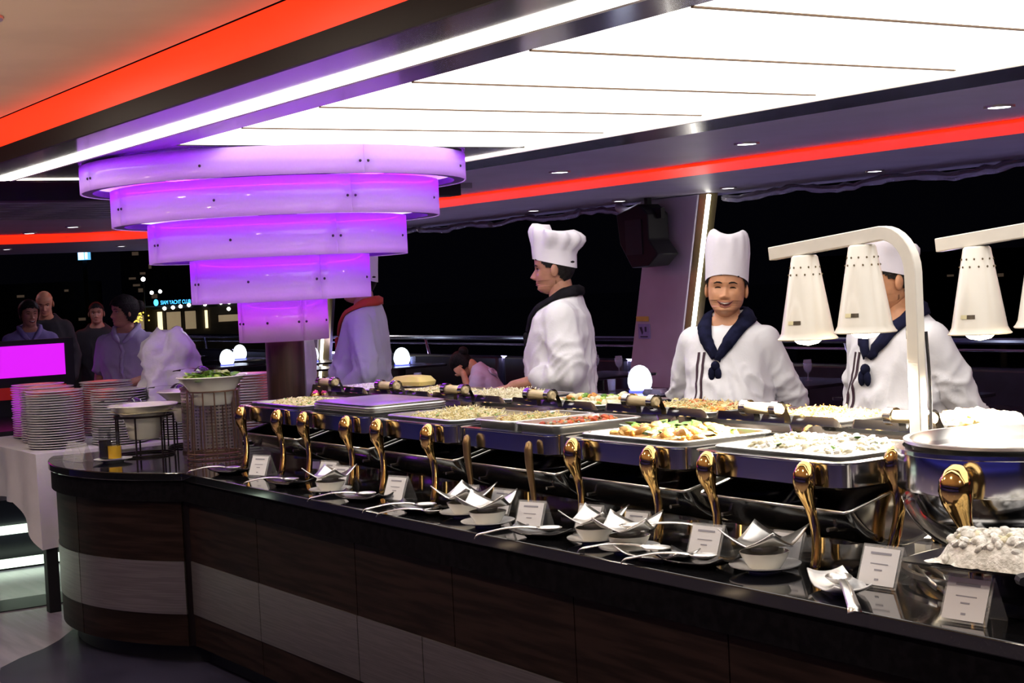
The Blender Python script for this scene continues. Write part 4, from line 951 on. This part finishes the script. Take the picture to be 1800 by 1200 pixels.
    if sleeve == 'short':
        for s in (-1, 1):
            ribbon('collar', [Vector(q) * S for q in ((0, .11, 1.505), (s * .075, .07, 1.50), (s * .085, -.01, 1.475), (s * .055, -.10, 1.425), (s * .012, -.15, 1.385))], [.016, .018, .020, .022, .010], jacket, jo, .006, .004)
        ribbon('placket', [Vector((0, -.2, z)) * S for z in (1.385, 1.3, 1.2, 1.1, 1.0)], .014, jacket, jo, .004, .003)
    # ---- trousers, apron, shoes
    tr_ = MB(); tr_.rings([ell(z, a, b, 0) for z, a, b in ((.76, .165, .115), (.84, .172, .120), (.95, .160, .112), (1.0, .155, .108))])
    for s in (-1, 1): a = legs[s]; tr_.capsule(a[0], a[1], .098, .074, 16); tr_.capsule(a[1], a[2], .074, .060, 16)
    link('trousers', remesh(fin(tr_), .016 * S, 3), P, trous_m)
    for s in (-1, 1):
        f = legs[s][2]; obj('shoe', MB().sphere((f[0] * S, (f[1] - .065) * S, (f[2] - .045) * S), (.047 * S, .125 * S, .043 * S), 14, 9), shoe_m, P)
    if apron is not None:
        rs = [[(x * (1 + .03 * math.sin(k * 1.3) * (1.02 - z) * 2), y * (1 + .03 * math.sin(k * 1.3) * (1.02 - z) * 2), z * S) for k, (x, y, _) in enumerate(ell(z, a * S * 1.12 + belly * .5, b * S * 1.16 + belly * .6, -belly * .4, 48))] for z, a, b in ((.50, .21, .17), (.70, .20, .16), (.86, .19, .145), (1.0, .18, .132))]
        obj('apron', MB().rings(rs, False, False), apron, P, smooth=70, solid=.004)
    # ---- face
    hb = head_mb(fat, nose); hbv = BVHTree.FromPolygons([Vector(v) for v in hb.v], hb.f)
    FM = Lx @ HM if lean else HM
    def fp(x, z, off=.002):
        r = hbv.ray_cast(Vector((x, -.3, z)), Vector((0, 1, 0))); p = r[0] if r[0] is not None else Vector((x, -.08, z)); return p + Vector((0, -off, 0))
    def place(mb): mb.v = [tuple((FM @ Vector(p)) * S) for p in mb.v]; return mb
    for s in (-1, 1):
        obj('eyebrow', place(MB().tube([fp(s * q, z_, .001) for q, z_ in ((.014, .1345), (.024, .1385), (.036, .139), (.048, .1345))], [.002, .0032, .003, .0015], 6)), hair_m, body)
        if face == 'smile':
            obj('eyelid', place(MB().tube([fp(s * q, z_, .0005) for q, z_ in ((.018, .1155), (.025, .1185), (.034, .1190), (.044, .1155))], [.0012, .0032, .0032, .0012], 6)), iris_m, body)
        else:
            c = fp(s * .031, .117, -.0085); e = obj('eye', place(MB().sphere(c, .0118, 12, 8)), eye_w, body)
            obj('iris', place(MB().sphere(c + Vector((0, -.0085, 0)), (.0052, .0045, .0052), 10, 6)), iris_m, e)
            obj('eyelid', place(MB().tube([fp(s * q, z_, .0022) for q, z_ in ((.018, .119), (.025, .1235), (.034, .1235), (.044, .118))], [.001, .0016, .0016, .001], 6)), hair_m, body)
    if face == 'smile':
        up = [(-.033, .063), (-.017, .0565), (0, .0545), (.017, .0565), (.033, .063)]; lo_ = [(-.033, .063), (-.019, .043), (0, .0365), (.019, .043), (.033, .063)]
        mo = obj('mouth', place(MB().sheet([[fp(x, z, .003) for x, z in up], [fp((a[0] + b[0]) / 2, (a[1] + b[1]) / 2, .003) for a, b in zip(up, lo_)], [fp(x, z, .003) for x, z in lo_]])), mouth_m, body)
        obj('teeth', place(MB().sheet([[fp(x, z - .0005, .0045) for x, z in up[0:5]], [fp(x * .92, z - .0055 + abs(x) * .12, .0045) for x, z in up[0:5]]])), teeth_m, mo)
        obj('lips', place(MB().tube([fp(x, z + .001, .0025) for x, z in up], [.001, .0026, .0022, .0026, .001], 6).tube([fp(x, z - .001, .0025) for x, z in lo_], [.001, .003, .0036, .003, .001], 6)), lip_m, mo)
    else:
        obj('lips', place(MB().tube([fp(x, z, .0) for x, z in ((-.022, .0515), (-.01, .0555), (0, .0545), (.01, .0555), (.022, .0515))], [.001, .0030, .0034, .0030, .001], 6).tube([fp(x, z, .0) for x, z in ((-.020, .051), (-.01, .0475), (0, .0465), (.01, .0475), (.020, .051))], [.001, .0034, .004, .0034, .001], 6)), lip_m, body)
    # ---- hair
    hh = head_mb(fat, nose, .006 if hair != 'long' else .016); keep = []
    for f in hh.f:
        c = sum((Vector(hh.v[i]) for i in f), Vector()) / len(f)
        line = interp([-.12, -.085, -.06, -.035, -.01, .02, .05, .1], [.178, .168, .158, .135, .118, .090, .045, .035] if hair != 'long' else [.172, .160, .140, .100, .055, .040, .030, .025], c.y) + .008 * noise.noise(c * 60)
        if hair == 'bald': line = interp([-.12, -.03, 0, .02, .05, .1], [.3, .3, .15, .12, .06, .05], c.y) if c.z < .16 else .3
        if c.z > line: keep.append(f)
    if keep: obj('hair', place(MB().add(hh.v, keep)), hair_m if hair != 'bald' else mat('grey_hair', (.35, .32, .30), .6), body, smooth=80)
    if hair == 'long':
        obj('hair_bun', place(MB().sphere((0, .115, .15), (.048, .045, .048), 14, 10)), hair_m, body)
    # ---- hat
    if hat:
        rs = []; n = 64
        for i, (dz, sx, ox) in enumerate(hat['prof']):
            r = []
            for k in range(n):
                a = 2 * PI * k / n; pl = hat.get('pleat', .03) * (math.sin(a * 11 + 1.5 * math.sin(a * 2 + seed)) * .7 + .5 * math.sin(a * 5 + seed)) * min(1, max(0, dz - .05) / .08)
                x = .0835 * sx * math.sin(a) * (1 + pl) * (1 + (fat - 1) * .5); y = -.1025 * sx * math.cos(a) * (1 + pl) + .002 + ox; z = .158 + dz + .030 * math.cos(a) * hat.get('tip', 1.) * (1 - dz * 1.5) - .018
                z += hat.get('dent', 0.) * max(0, dz - .15) * math.sin(a * 2 + .6 + seed) * 2
                r.append((x, y, z))
            rs.append(r)
        ho = obj('chef_hat', place(MB().rings(rs, False, True)), hat_m, P, smooth=70)
    return P
tall = dict(prof=[(0, 1, 0), (.03, 1.01, 0), (.06, 1.015, 0), (.09, 1.02, 0), (.13, 1.025, 0), (.155, 1.01, 0), (.175, .97, 0), (.192, .88, 0), (.198, .72, 0), (.182, .45, 0), (.174, .1, 0)], pleat=.04, dent=.22)
puff2 = dict(prof=[(0, 1, 0), (.03, 1.01, 0), (.055, 1.02, .0), (.07, 1.04, .002), (.09, 1.08, .004), (.11, 1.08, .004), (.125, 1.0, .0), (.132, .8, .0), (.128, .5, 0), (.125, .1, 0)], pleat=.10, dent=.3)
puff = dict(prof=[(0, 1, 0), (.03, 1.01, 0), (.060, 1.02, .002), (.075, 1.05, .006), (.095, 1.16, .018), (.115, 1.22, .026), (.135, 1.20, .026), (.152, 1.08, .02), (.162, .86, .01), (.158, .5, .0), (.155, .1, 0)], pleat=.13, tip=1.0, dent=.4)
st = lambda x0: [(1.335, x0), (1.28, x0 - .004), (1.20, x0 - .006), (1.14, x0 - .004), (1.10, x0 - .016), (1.05, x0 - .034), (1.0, x0 - .036), (.92, x0 - .03)]
rad = math.radians
person('chef in white jacket and black neckerchief seen in left profile', (-3.70, 1.97, 0), rad(-38), 1.885, {1: ((.235, .045, 1.125), (.115, -.225, 1.070), (-.45, -.85, -.15)), -1: ((-.22, .0, 1.12), (-.10, -.27, 1.02), (.3, -.9, -.1))}, head_rot=(rad(-4), rad(2)), skin=skin2, sleeve='rolled', belly=.012,
       hat=puff, kerchief=blackk, stripes=(stripe_m, [(1.30, -.02), (1.22, -.025), (1.15, -.03), (1.10, -.045), (1.05, -.05), (.98, -.03)]), apron=jack_w, seed=1, kx=-.0, curl=.6, wr=.013, loose=1.13, nose=1.25)
person('smiling chef in white jacket, tall hat and navy neckerchief', (-2.50, 2.05, 0), rad(32), 1.735, {1: ((.262, .09, 1.11), (.11, .205, .93), (-.8, .1, -.5)), -1: ((-.262, .09, 1.11), (-.11, .205, .95), (.8, .1, -.5))}, head_rot=(rad(14), rad(-3)), tilt=rad(4), hs=1.07, skin=skin1, belly=.045,
       hat=tall, kerchief=navy, stripes=(stripe_w, st(-.085)), fat=1.13, nose=.9, face='smile', seed=4, kx=-.015, wid=.97, shirt_v=True, tie_len=1.15, wr=.012)
person('chef half hidden behind the heat lamp in white striped jacket', (-1.42, 1.98, 0), rad(2), 1.755, {1: ((.262, .10, 1.10), (.17, .19, .92), (-.5, .2, -.8)), -1: ((-.25, .06, 1.10), (-.14, .19, .94), (.6, .2, -.7))}, head_rot=(rad(-30), rad(3)), skin=skin1, belly=.03,
       hat=puff2, kerchief=navy, stripes=(stripe_w, st(-.09)), fat=1.05, seed=7, wid=.98, wr=.014, kx=-.02)
person('chef in pale grey jacket and red neckerchief behind the purple lamp', (-5.54, 1.80, 0), rad(-38), 1.87, {1: ((.265, .055, 1.12), (.20, -.13, .95)), -1: ((-.20, .0, 1.12), (-.10, -.25, 1.0))}, jacket=jack_g, skin=skin2, belly=.05, hat=tall, kerchief=redk,
       stripes=(stripe_m, [(1.33, -.03), (1.22, -.035), (1.12, -.035), (1.04, -.04), (.96, -.03)]), seed=11, wr=.009, apron=jack_g)
person('cook in white sleeve mostly hidden behind the dark column', (-6.35, 1.72, 0), rad(-20), 1.70, {1: ((.24, .02, 1.12), (.18, -.14, .98)), -1: ((-.22, .0, 1.12), (-.12, -.22, 1.0))}, skin=skin1, hat=puff, seed=13, apron=jack_w, voxel=.007, jv=.014)
lav = mat('lavender_shirt', (.38, .33, .52), .8, nv=.06, bump=.1, bs=80); blue_s = mat('blue_violet_shirt', (.20, .17, .42), .8, bump=.1, bs=80); dark_s = mat('dark_suit', (.015, .014, .018), .8, bump=.1, bs=60); cream_s = mat('cream_shirt', (.62, .55, .50), .8, bump=.1, bs=60)
person('waitress in lavender short sleeve shirt with dark tied hair', (-8.55, 1.375, 0), rad(52), 1.735, {1: ((.25, .03, 1.13), (.06, -.22, 1.08), (-1, -.1, .0)), -1: ((-.235, .03, 1.11), (-.20, -.12, .92))}, head_rot=(rad(-48), 0), jacket=lav, skin=skin2, sleeve='short', hair='long', seed=17, voxel=.007, jv=.013)
person('smiling waitress in violet shirt behind the magenta lit panel', (-11.0, 1.36, 0), rad(78), 1.74, None, head_rot=(rad(12), 0), jacket=blue_s, skin=skin2, sleeve='short', hair='long', face='smile', seed=19, voxel=.008, jv=.014)
person('balding man in dark suit standing behind the smiling waitress', (-12.6, 1.98, 0), rad(60), 1.84, None, head_rot=(rad(10), rad(18)), jacket=dark_s, skin=skin1, hair='bald', seed=23, voxel=.008, jv=.015)
person('person in cream shirt cut by the left picture edge', (-10.0, .70, 0), rad(130), 1.70, None, jacket=cream_s, skin=skin2, hair='short', seed=29, voxel=.009, jv=.015)
person('person in black with hand stretched out beside white egg lamp', (-13.0, 2.62, 0), rad(70), 1.70, {1: ((.24, .03, 1.13), (.22, -.06, .92)), -1: ((-.25, -.02, 1.10), (-.26, -.22, 1.02), (-.4, -.9, .1))}, jacket=dark_s, skin=skin2, hair='short', seed=31, voxel=.009, jv=.015)
person('seated guest in lilac shirt bending with one hand on head', (-8.95, 5.0, -.40), rad(-45), 1.66, {1: ((.24, -.155, 1.187), (.10, -.08, 1.50), (-.3, -.3, .8)), -1: ((-.24, -.05, 1.12), (-.15, -.28, 1.05))}, head_rot=(rad(-15), rad(28)), jacket=mat('lilac_shirt', (.55, .45, .60), .8, bump=.1, bs=70), skin=skin1, sleeve='short', hair='long', lean=rad(35), sit=True, seed=37, voxel=.007, jv=.013)

# ------------------------------------------------------------------ dining side
seat_m = mat('dark_leather', (.016, .015, .026), .35, nv=.2, bump=.05, bs=40)
tabletop_m = mat('dark_table', (.020, .016, .022), .22, nv=.2, ns=4)
egg_m = glow('egg_glow', (.80, .90, 1.0), 2.6); fringe_glow = glow('blue_fringe_glow', (.05, .06, 1.0), 5.)
def table(label, x, y):
    t = thing('dining_table', label, 'table', (x, y, 0), 0, 'dark dining tables on the far side')
    obj('table_top', MB().rings([rrect(.42, .38, .04, 4, .735), rrect(.43, .39, .04, 4, .74), rrect(.43, .39, .04, 4, .76)]), tabletop_m, t)
    obj('pedestal', MB().lathe([(.22, 0), (.22, .012), (.04, .03), (.04, .73), (.10, .735)], 20), black_m, t); return t
def egg(label, x, y, z=.76, s=1.):
    e = thing('egg_lamp', label, 'table lamp', (x, y, z), 0); e.scale = (s,) * 3
    obj('lamp_shell', MB().lathe([(.078, .014), (.092, .04), (.100, .075), (.098, .105), (.088, .145), (.068, .182), (.040, .205), (.012, .214)], 28), egg_m, e, smooth=80)
    obj('lamp_base', MB().lathe([(.085, 0), (.090, .002), (.090, .012), (.070, .0145)], 28), fringe_glow, e)  # base given an added blue glow for the fringe round the shell
winem = mat('wine_glass', (.70, .76, 1.), .03, alpha=.22, nv=.01)
GOB = MB().lathe([(.034, 0), (.034, .003), (.006, .008), (.004, .05), (.006, .062), (.026, .08), (.037, .11), (.038, .14), (.033, .178), (.031, .178), (.035, .14), (.034, .11), (.024, .086), (.001, .07)], 20).mesh('goblet', 60); GOB.materials.append(winem)
TUM = MB().lathe([(.028, 0), (.030, .004), (.036, .095), (.034, .095), (.028, .012), (.001, .010)], 18).mesh('tumbler', 60); TUM.materials.append(winem)
WAT = MB().lathe([(.001, .072), (.022, .086), (.033, .11), (.0345, .135), (.001, .135)], 18).mesh('water', 60); WAT.materials.append(mat('water_fill', (.6, .65, .9), .03, alpha=.25))
JUI = MB().lathe([(.027, .012), (.031, .05), (.001, .05)], 18).mesh('juice', 60); JUI.materials.append(mat('orange_juice', (.75, .20, .05), .2))
def goblet(label, x, y, z=.762): t = thing('goblet', label, 'wine glass', (x, y, z)); child('glass_bowl', GOB, t); child('water', WAT, t)
def tumbler(label, x, y, z=.762, j=True):
    t = thing('tumbler', label, 'glass', (x, y, z)); child('glass_wall', TUM, t)
    if j: child('juice', JUI, t)
spots = [(-28.0, 6.6, 'far left beside the waitress'), (-21.3, 6.6, 'left of the purple lamp tiers by the stern'), (-17.15, 5.75, 'lower one of two left of column'), (-18.7, 6.6, 'upper one of two left of column'), (-16.3, 6.6, 'peeking behind the column right side'),
         (-14.75, 5.75, 'half behind the grey jacket chef'), (-13.8, 6.6, 'left of the seated guest'), (-7.28, 5.20, 'large between the two main chefs'), (-3.95, 5.10, 'behind the elbow of heat lamp chef')]
for i, (x, y, d) in enumerate(spots):
    if i: table('dark dining table under the egg lamp ' + d, max(x, -22.8), y)
    egg('glowing white egg lamp ' + d, max(x, -22.6) if i else -22.7, y if i else 6.05, .762, 1.0 if i < 8 else 1.2)
table('dark dining table under the egg lamp far left beside the waitress', -22.7, 6.0)
table('dark dining table in front of the seated guest', -9.45, 4.35); table('dark dining table set with cutlery right of smiling chef', -4.95, 5.85)
for l, x, y in (('goblet of water standing on table left of seated guest', -9.26, 4.25), ('goblet near the light tube pillar, right of profile chef', -9.3, 6.5), ('goblet of water right of smiling chef on table', -4.98, 5.62), ('goblet behind heat lamp chef left shoulder', -6.75, 6.55), ('goblet of water right of the tall egg lamp', -4.55, 5.75), ('goblet beside slanted pillar foot', -9.75, 6.55), ('goblet right of the grey jacket chef near egg lamp', -13.75, 6.55), ('goblet beside egg lamp left of the purple tiers', -21.3, 6.5)): goblet(l, x, y)
for l, x, y, j in (('tumbler in front of profile chef back, blue lit', -7.6, 5.15, False), ('tumbler of orange juice left of heat lamp chef', -4.65, 5.62, True), ('tumbler of red drink before the tall egg lamp', -4.0, 4.85, True), ('tumbler beside large egg lamp between main chefs', -7.05, 5.4, False), ('tumbler of orange drink beside goblet near seated guest', -9.5, 4.2, True), ('tumbler beside egg lamp left of the seated guest', -13.8, 6.75, False)): tumbler(l, x, y, .762, j)
table('dark dining table beside slanted pillar', -9.55, 6.45); table('dark dining table behind heat lamp chef', -6.75, 6.5)
def sofa(label, x, y, w):
    t = thing('banquette', label, 'sofa', (x, y, 0), 0)
    obj('seat_cushion', MB().box((0, 0, .36), (w, .36, .16)), seat_m, t, bevel=.03); obj('backrest', MB().box((0, .17, .58), (w, .10, .52)), seat_m, t, bevel=.03); obj('plinth', MB().box((0, 0, .14), (w - .06, .32, .28)), black_m, t)
for i, (x, d) in enumerate(((-4.6, 'right behind heat lamp chef'), (-7.2, 'behind the smiling chef'), (-11.5, 'behind the seated guest'), (-13.95, 'left of the seated guest'), (-15.7, 'by the second slanted pillar'), (-19.6, 'behind the egg lamps at left'), (-22.0, 'at the stern corner'))): sofa('dark leather banquette along the railing ' + d, x, 7.2, 2.3 if x != -15.7 else 1.0)
ch = thing('dining_chair', 'dark high backed chair under the seated guest', 'chair', (-8.95, 5.0, 0), math.radians(-45))
obj('seat', MB().box((0, -.02, .43), (.46, .46, .06)), seat_m, ch, bevel=.02); obj('backrest', MB().box((0, .24, .72), (.44, .05, .50)), seat_m, ch, bevel=.02)
for sx in (-.19, .19):
    for sy in (-.2, .2): obj('leg', MB().tube([(sx, sy, .40), (sx * 1.1, sy * 1.1, 0)], .016, 8), black_m, ch)
pack = tag(obj('napkin_pack', MB().rings([rrect(.09, .05, .02, 4, 0), rrect(.10, .055, .02, 4, .02), rrect(.085, .045, .02, 4, .05)]), mat('napkin_wrap', (.35, .42, .50), .2, nv=.3, ns=14, bump=.4, bs=20), loc=(-6.85, 5.02, .762), rz=.3), 'shiny wrapped napkin pack beside the large egg lamp', 'napkin')
tb2 = None
ct = tag(obj('cutlery_set', MB().tube(smooth_path([(-.12, 0, .01), (0, 0, .018), (.10, 0, .014), (.13, 0, .01)], 3), [.006] * 6 + [.014] * 4, 6, flat=.4), steel, loc=(-5.35, 5.75, .762), rz=.4), 'bright cutlery on the table right of smiling chef', 'cutlery')
# ------------------------------------------------------------------ bar with magenta lit panel at left
br = thing('bar_counter', 'dark bar at far left with glowing magenta panel and light strips', 'bar', (-7.55, -.55, 0))
obj('bar_body', MB().box((-.70, .0, .42), (1.30, 2.9, .84)), mat('bar_black', (.012, .012, .02), .3), br)
obj('bar_top', MB().box((-.68, .0, .86), (1.44, 3.0, .05)), lacquer, br)
for zz in (.04, .235): obj('light_strip', MB().box((.0 if zz > .1 else .15, .0, zz), (.03, 2.9, .055)), glow('step_strip', (.80, 1.0, .78), 2.2), br)
obj('step', MB().box((.07, 0, .005), (.18, 2.9, .05)), black_m, br)
obj('panel_frame', MB().box((-1.45, .12, 1.16), (.10, 3.05, .56)), black_m, br)
mg = obj('magenta_panel', MB().box((-1.392, .10, 1.285), (.012, 2.94, .235)), glow('magenta_glow', (.72, .012, .90), .92), br)
obj('red_strip', MB().box((-1.392, .10, 1.05), (.012, 2.94, .09)), glow('dim_red', (.6, .02, .01), .10), br)
# ------------------------------------------------------------------ night outside: river, far bank
struct('ground_river', MB().box((-60, 120, -2.2), (500, 460, .1)), mat('river_water', (.004, .005, .010), .12, bump=.3, bs=.4))
def bank(label, px, size, m):
    b = thing('riverside_building', label, 'building', px, math.radians(30)); return b
bd = mat('night_facade', (.10, .085, .07), .8, nv=.3, ns=.4); wlit = glow('lit_window', (1.0, .80, .45), 1.6); wlow = glow('dim_window', (1.0, .75, .45), .20); spotw = glow('street_globe', (1.0, .97, .90), 8.); cyan = glow('sign_cyan', (.06, .45, 1.0), 3.2)
import math as _m
ANG = math.atan2(36.0, -91.5)          # direction of the far bank club as seen from the deck
bh = thing('riverside_building', 'lit riverside club house across the dark river with blue sign', 'building', (-88.9, 33.2, -2.0), ANG + PI / 2 + PI)
# local: x to the viewer's left is negative, y towards the viewer negative
obj('facade', MB().box((.3, 1.6, 1.2), (8.6, 3.0, 4.2)), bd, bh)
obj('canopy', MB().box((.5, -.4, 3.15), (8.4, 1.2, .14)), black_m, bh)
for x, w2, h2, m_ in ((-3.0, .9, 1.1, wlow), (-1.62, .34, 1.5, wlit), (-.8, .9, 1.4, wlow), (.2, .7, 1.4, wlow), (1.15, .22, 1.4, wlit), (2.6, 1.5, .55, wlow), (3.9, .35, .7, wlit)):
    wd = obj('window', MB().box((x, .06, 2.35), (w2, .06, h2 * .8)), m_, bh); obj('window_frame', MB().box((x, .02, 2.35 + h2 * .4), (w2 + .1, .05, .06)).box((x - w2 / 2, .02, 2.35), (.05, .05, h2 * .8)).box((x + w2 / 2, .02, 2.35), (.05, .05, h2 * .8)), black_m, wd)
gl = MB().sphere((0, 0, 0), .11, 10, 7).mesh('globe_light', 60); gl.materials.append(spotw)
for x, z in ((-1.3, 3.32), (-.8, 3.35), (-.35, 3.40), (.15, 3.45), (1.1, 3.45), (2.05, 3.5), (2.55, 3.5), (3.1, 3.5), (-2.0, 4.30), (-1.5, 4.35), (2.5, 3.1)): child('globe_light', gl, bh, (x, -1.05, z - .2))
cu = bpy.data.curves.new('sign', 'FONT'); cu.body = 'SIAM YACHT CLUB'; cu.size = .34; cu.extrude = .02; cu.align_x = 'CENTER'
to = bpy.data.objects.new('tmp', cu); COL.objects.link(to); bpy.context.view_layer.update(); tm = bpy.data.meshes.new_from_object(to.evaluated_get(DG())); bpy.data.objects.remove(to)
tm.transform(Matrix.Translation((-.62, -1.05, 3.36)) @ Matrix.Rotation(PI / 2, 4, 'X') @ Matrix.Scale(.62, 4, (1, 0, 0)))
tm.materials.clear(); link('sign_letters', tm, bh, cyan); obj('sign_emblem', MB().lathe([(.20, 0), (.20, .03)], 20).xf(Matrix.Translation((-1.78, -1.05, 3.49)) @ Matrix.Rotation(PI / 2, 4, 'X') @ Matrix.Scale(.7, 4, (1, 0, 0))), cyan, bh)
bl_ = thing('billboard', 'bright blue and white video billboard high at far left', 'billboard', (-90.6, 27.6, 4.75), ANG + PI / 2 + PI)
obj('screen_panel', MB().box((0, 0, 0), (.74, .10, 1.0)), glow('screen_blue', (.12, .42, .8), 1.5), bl_)
obj('screen_image', MB().box((-.10, -.06, .30), (.45, .02, .25)).box((-.18, -.06, -.22), (.32, .02, .5)).box((.12, -.06, -.15), (.14, .02, .6)), glow('screen_white', (.8, .85, .95), 2.0), bl_)
obj('screen_mast', MB().box((0, .2, -3.6), (.25, .2, 6.4)), black_m, bl_)
for l, x, y, w2, h2 in (('dark tower block across the river behind the club', -96, 40, 16, 9), ('low dark warehouse across the river at far left', -98, 20, 20, 5.2), ('dark river bank building behind the profile chef', -62, 88, 40, 4.5)):
    b = thing('riverside_building', l, 'building', (x, y, -2.1), ANG + PI / 2 + PI)
    obj('facade', MB().box((0, 6, h2 / 2), (w2, 6, h2)), mat('dark_facade', (.03, .026, .03), .8, nv=.4, ns=.6), b)
    rnd = random.Random(h2); wm = [wlow, glow('faint_window', (.9, .6, .4), .05)]
    for k in range(26): obj('window', MB().box((rnd.uniform(-.46, .46) * w2, 2.98, rnd.uniform(.25, .92) * h2), (rnd.uniform(.15, .5), .05, rnd.uniform(.12, .35))), wm[k % 9 != 0], b)
tt = thing('lit_tree', 'golden light covered tree across the river behind waitresses', 'tree', (-87.8, 29.6, -2.0), 0.)
m = MB(); rnd = random.Random(5)
for k in range(150): zz = rnd.uniform(0, 1); m.sphere((rnd.gauss(0, .28) * (1.15 - zz), rnd.gauss(0, .28) * (1.15 - zz), 2.4 + zz * 1.3), .05, 5, 4)
tag(obj('fairy_lights', m, glow('golden_lights', (1.0, .78, .12), 1.3), tt), None, None, kind='stuff'); obj('trunk', MB().tube([(0, 0, 0), (0, 0, 3.6)], [.09, .03], 6), bd, tt)
for l, x, y, z, s in (('white lamp glow across the river near golden tree', -87.9, 30.2, 2.92, .13),):
    o = thing('bank_lamp', l, 'lamp', (x, y, z)); obj('globe', MB().sphere((0, 0, 0), s, 10, 7), spotw, o); obj('lamp_post', MB().tube([(0, 0, -s), (0, 0, -2.2 - z)], .05, 6), black_m, o)

vl = thing('bank_lamp', 'white and violet light column across the river beside smiling chef', 'lamp', (-73.96, 61.28, .44))
obj('globe', MB().sphere((0, 0, 0), .16, 10, 7), spotw, vl)
for z0, z1 in ((-.42, -.72), (-.85, -1.45)): obj('violet_tube', MB().tube([(0, 0, z0), (0, 0, z1)], .06, 8), glow('violet_tube_glow', (.35, .08, 1.0), 4.), vl)
obj('lamp_post', MB().tube([(.1, .1, 0), (.1, .1, -2.6)], .05, 6), black_m, vl)
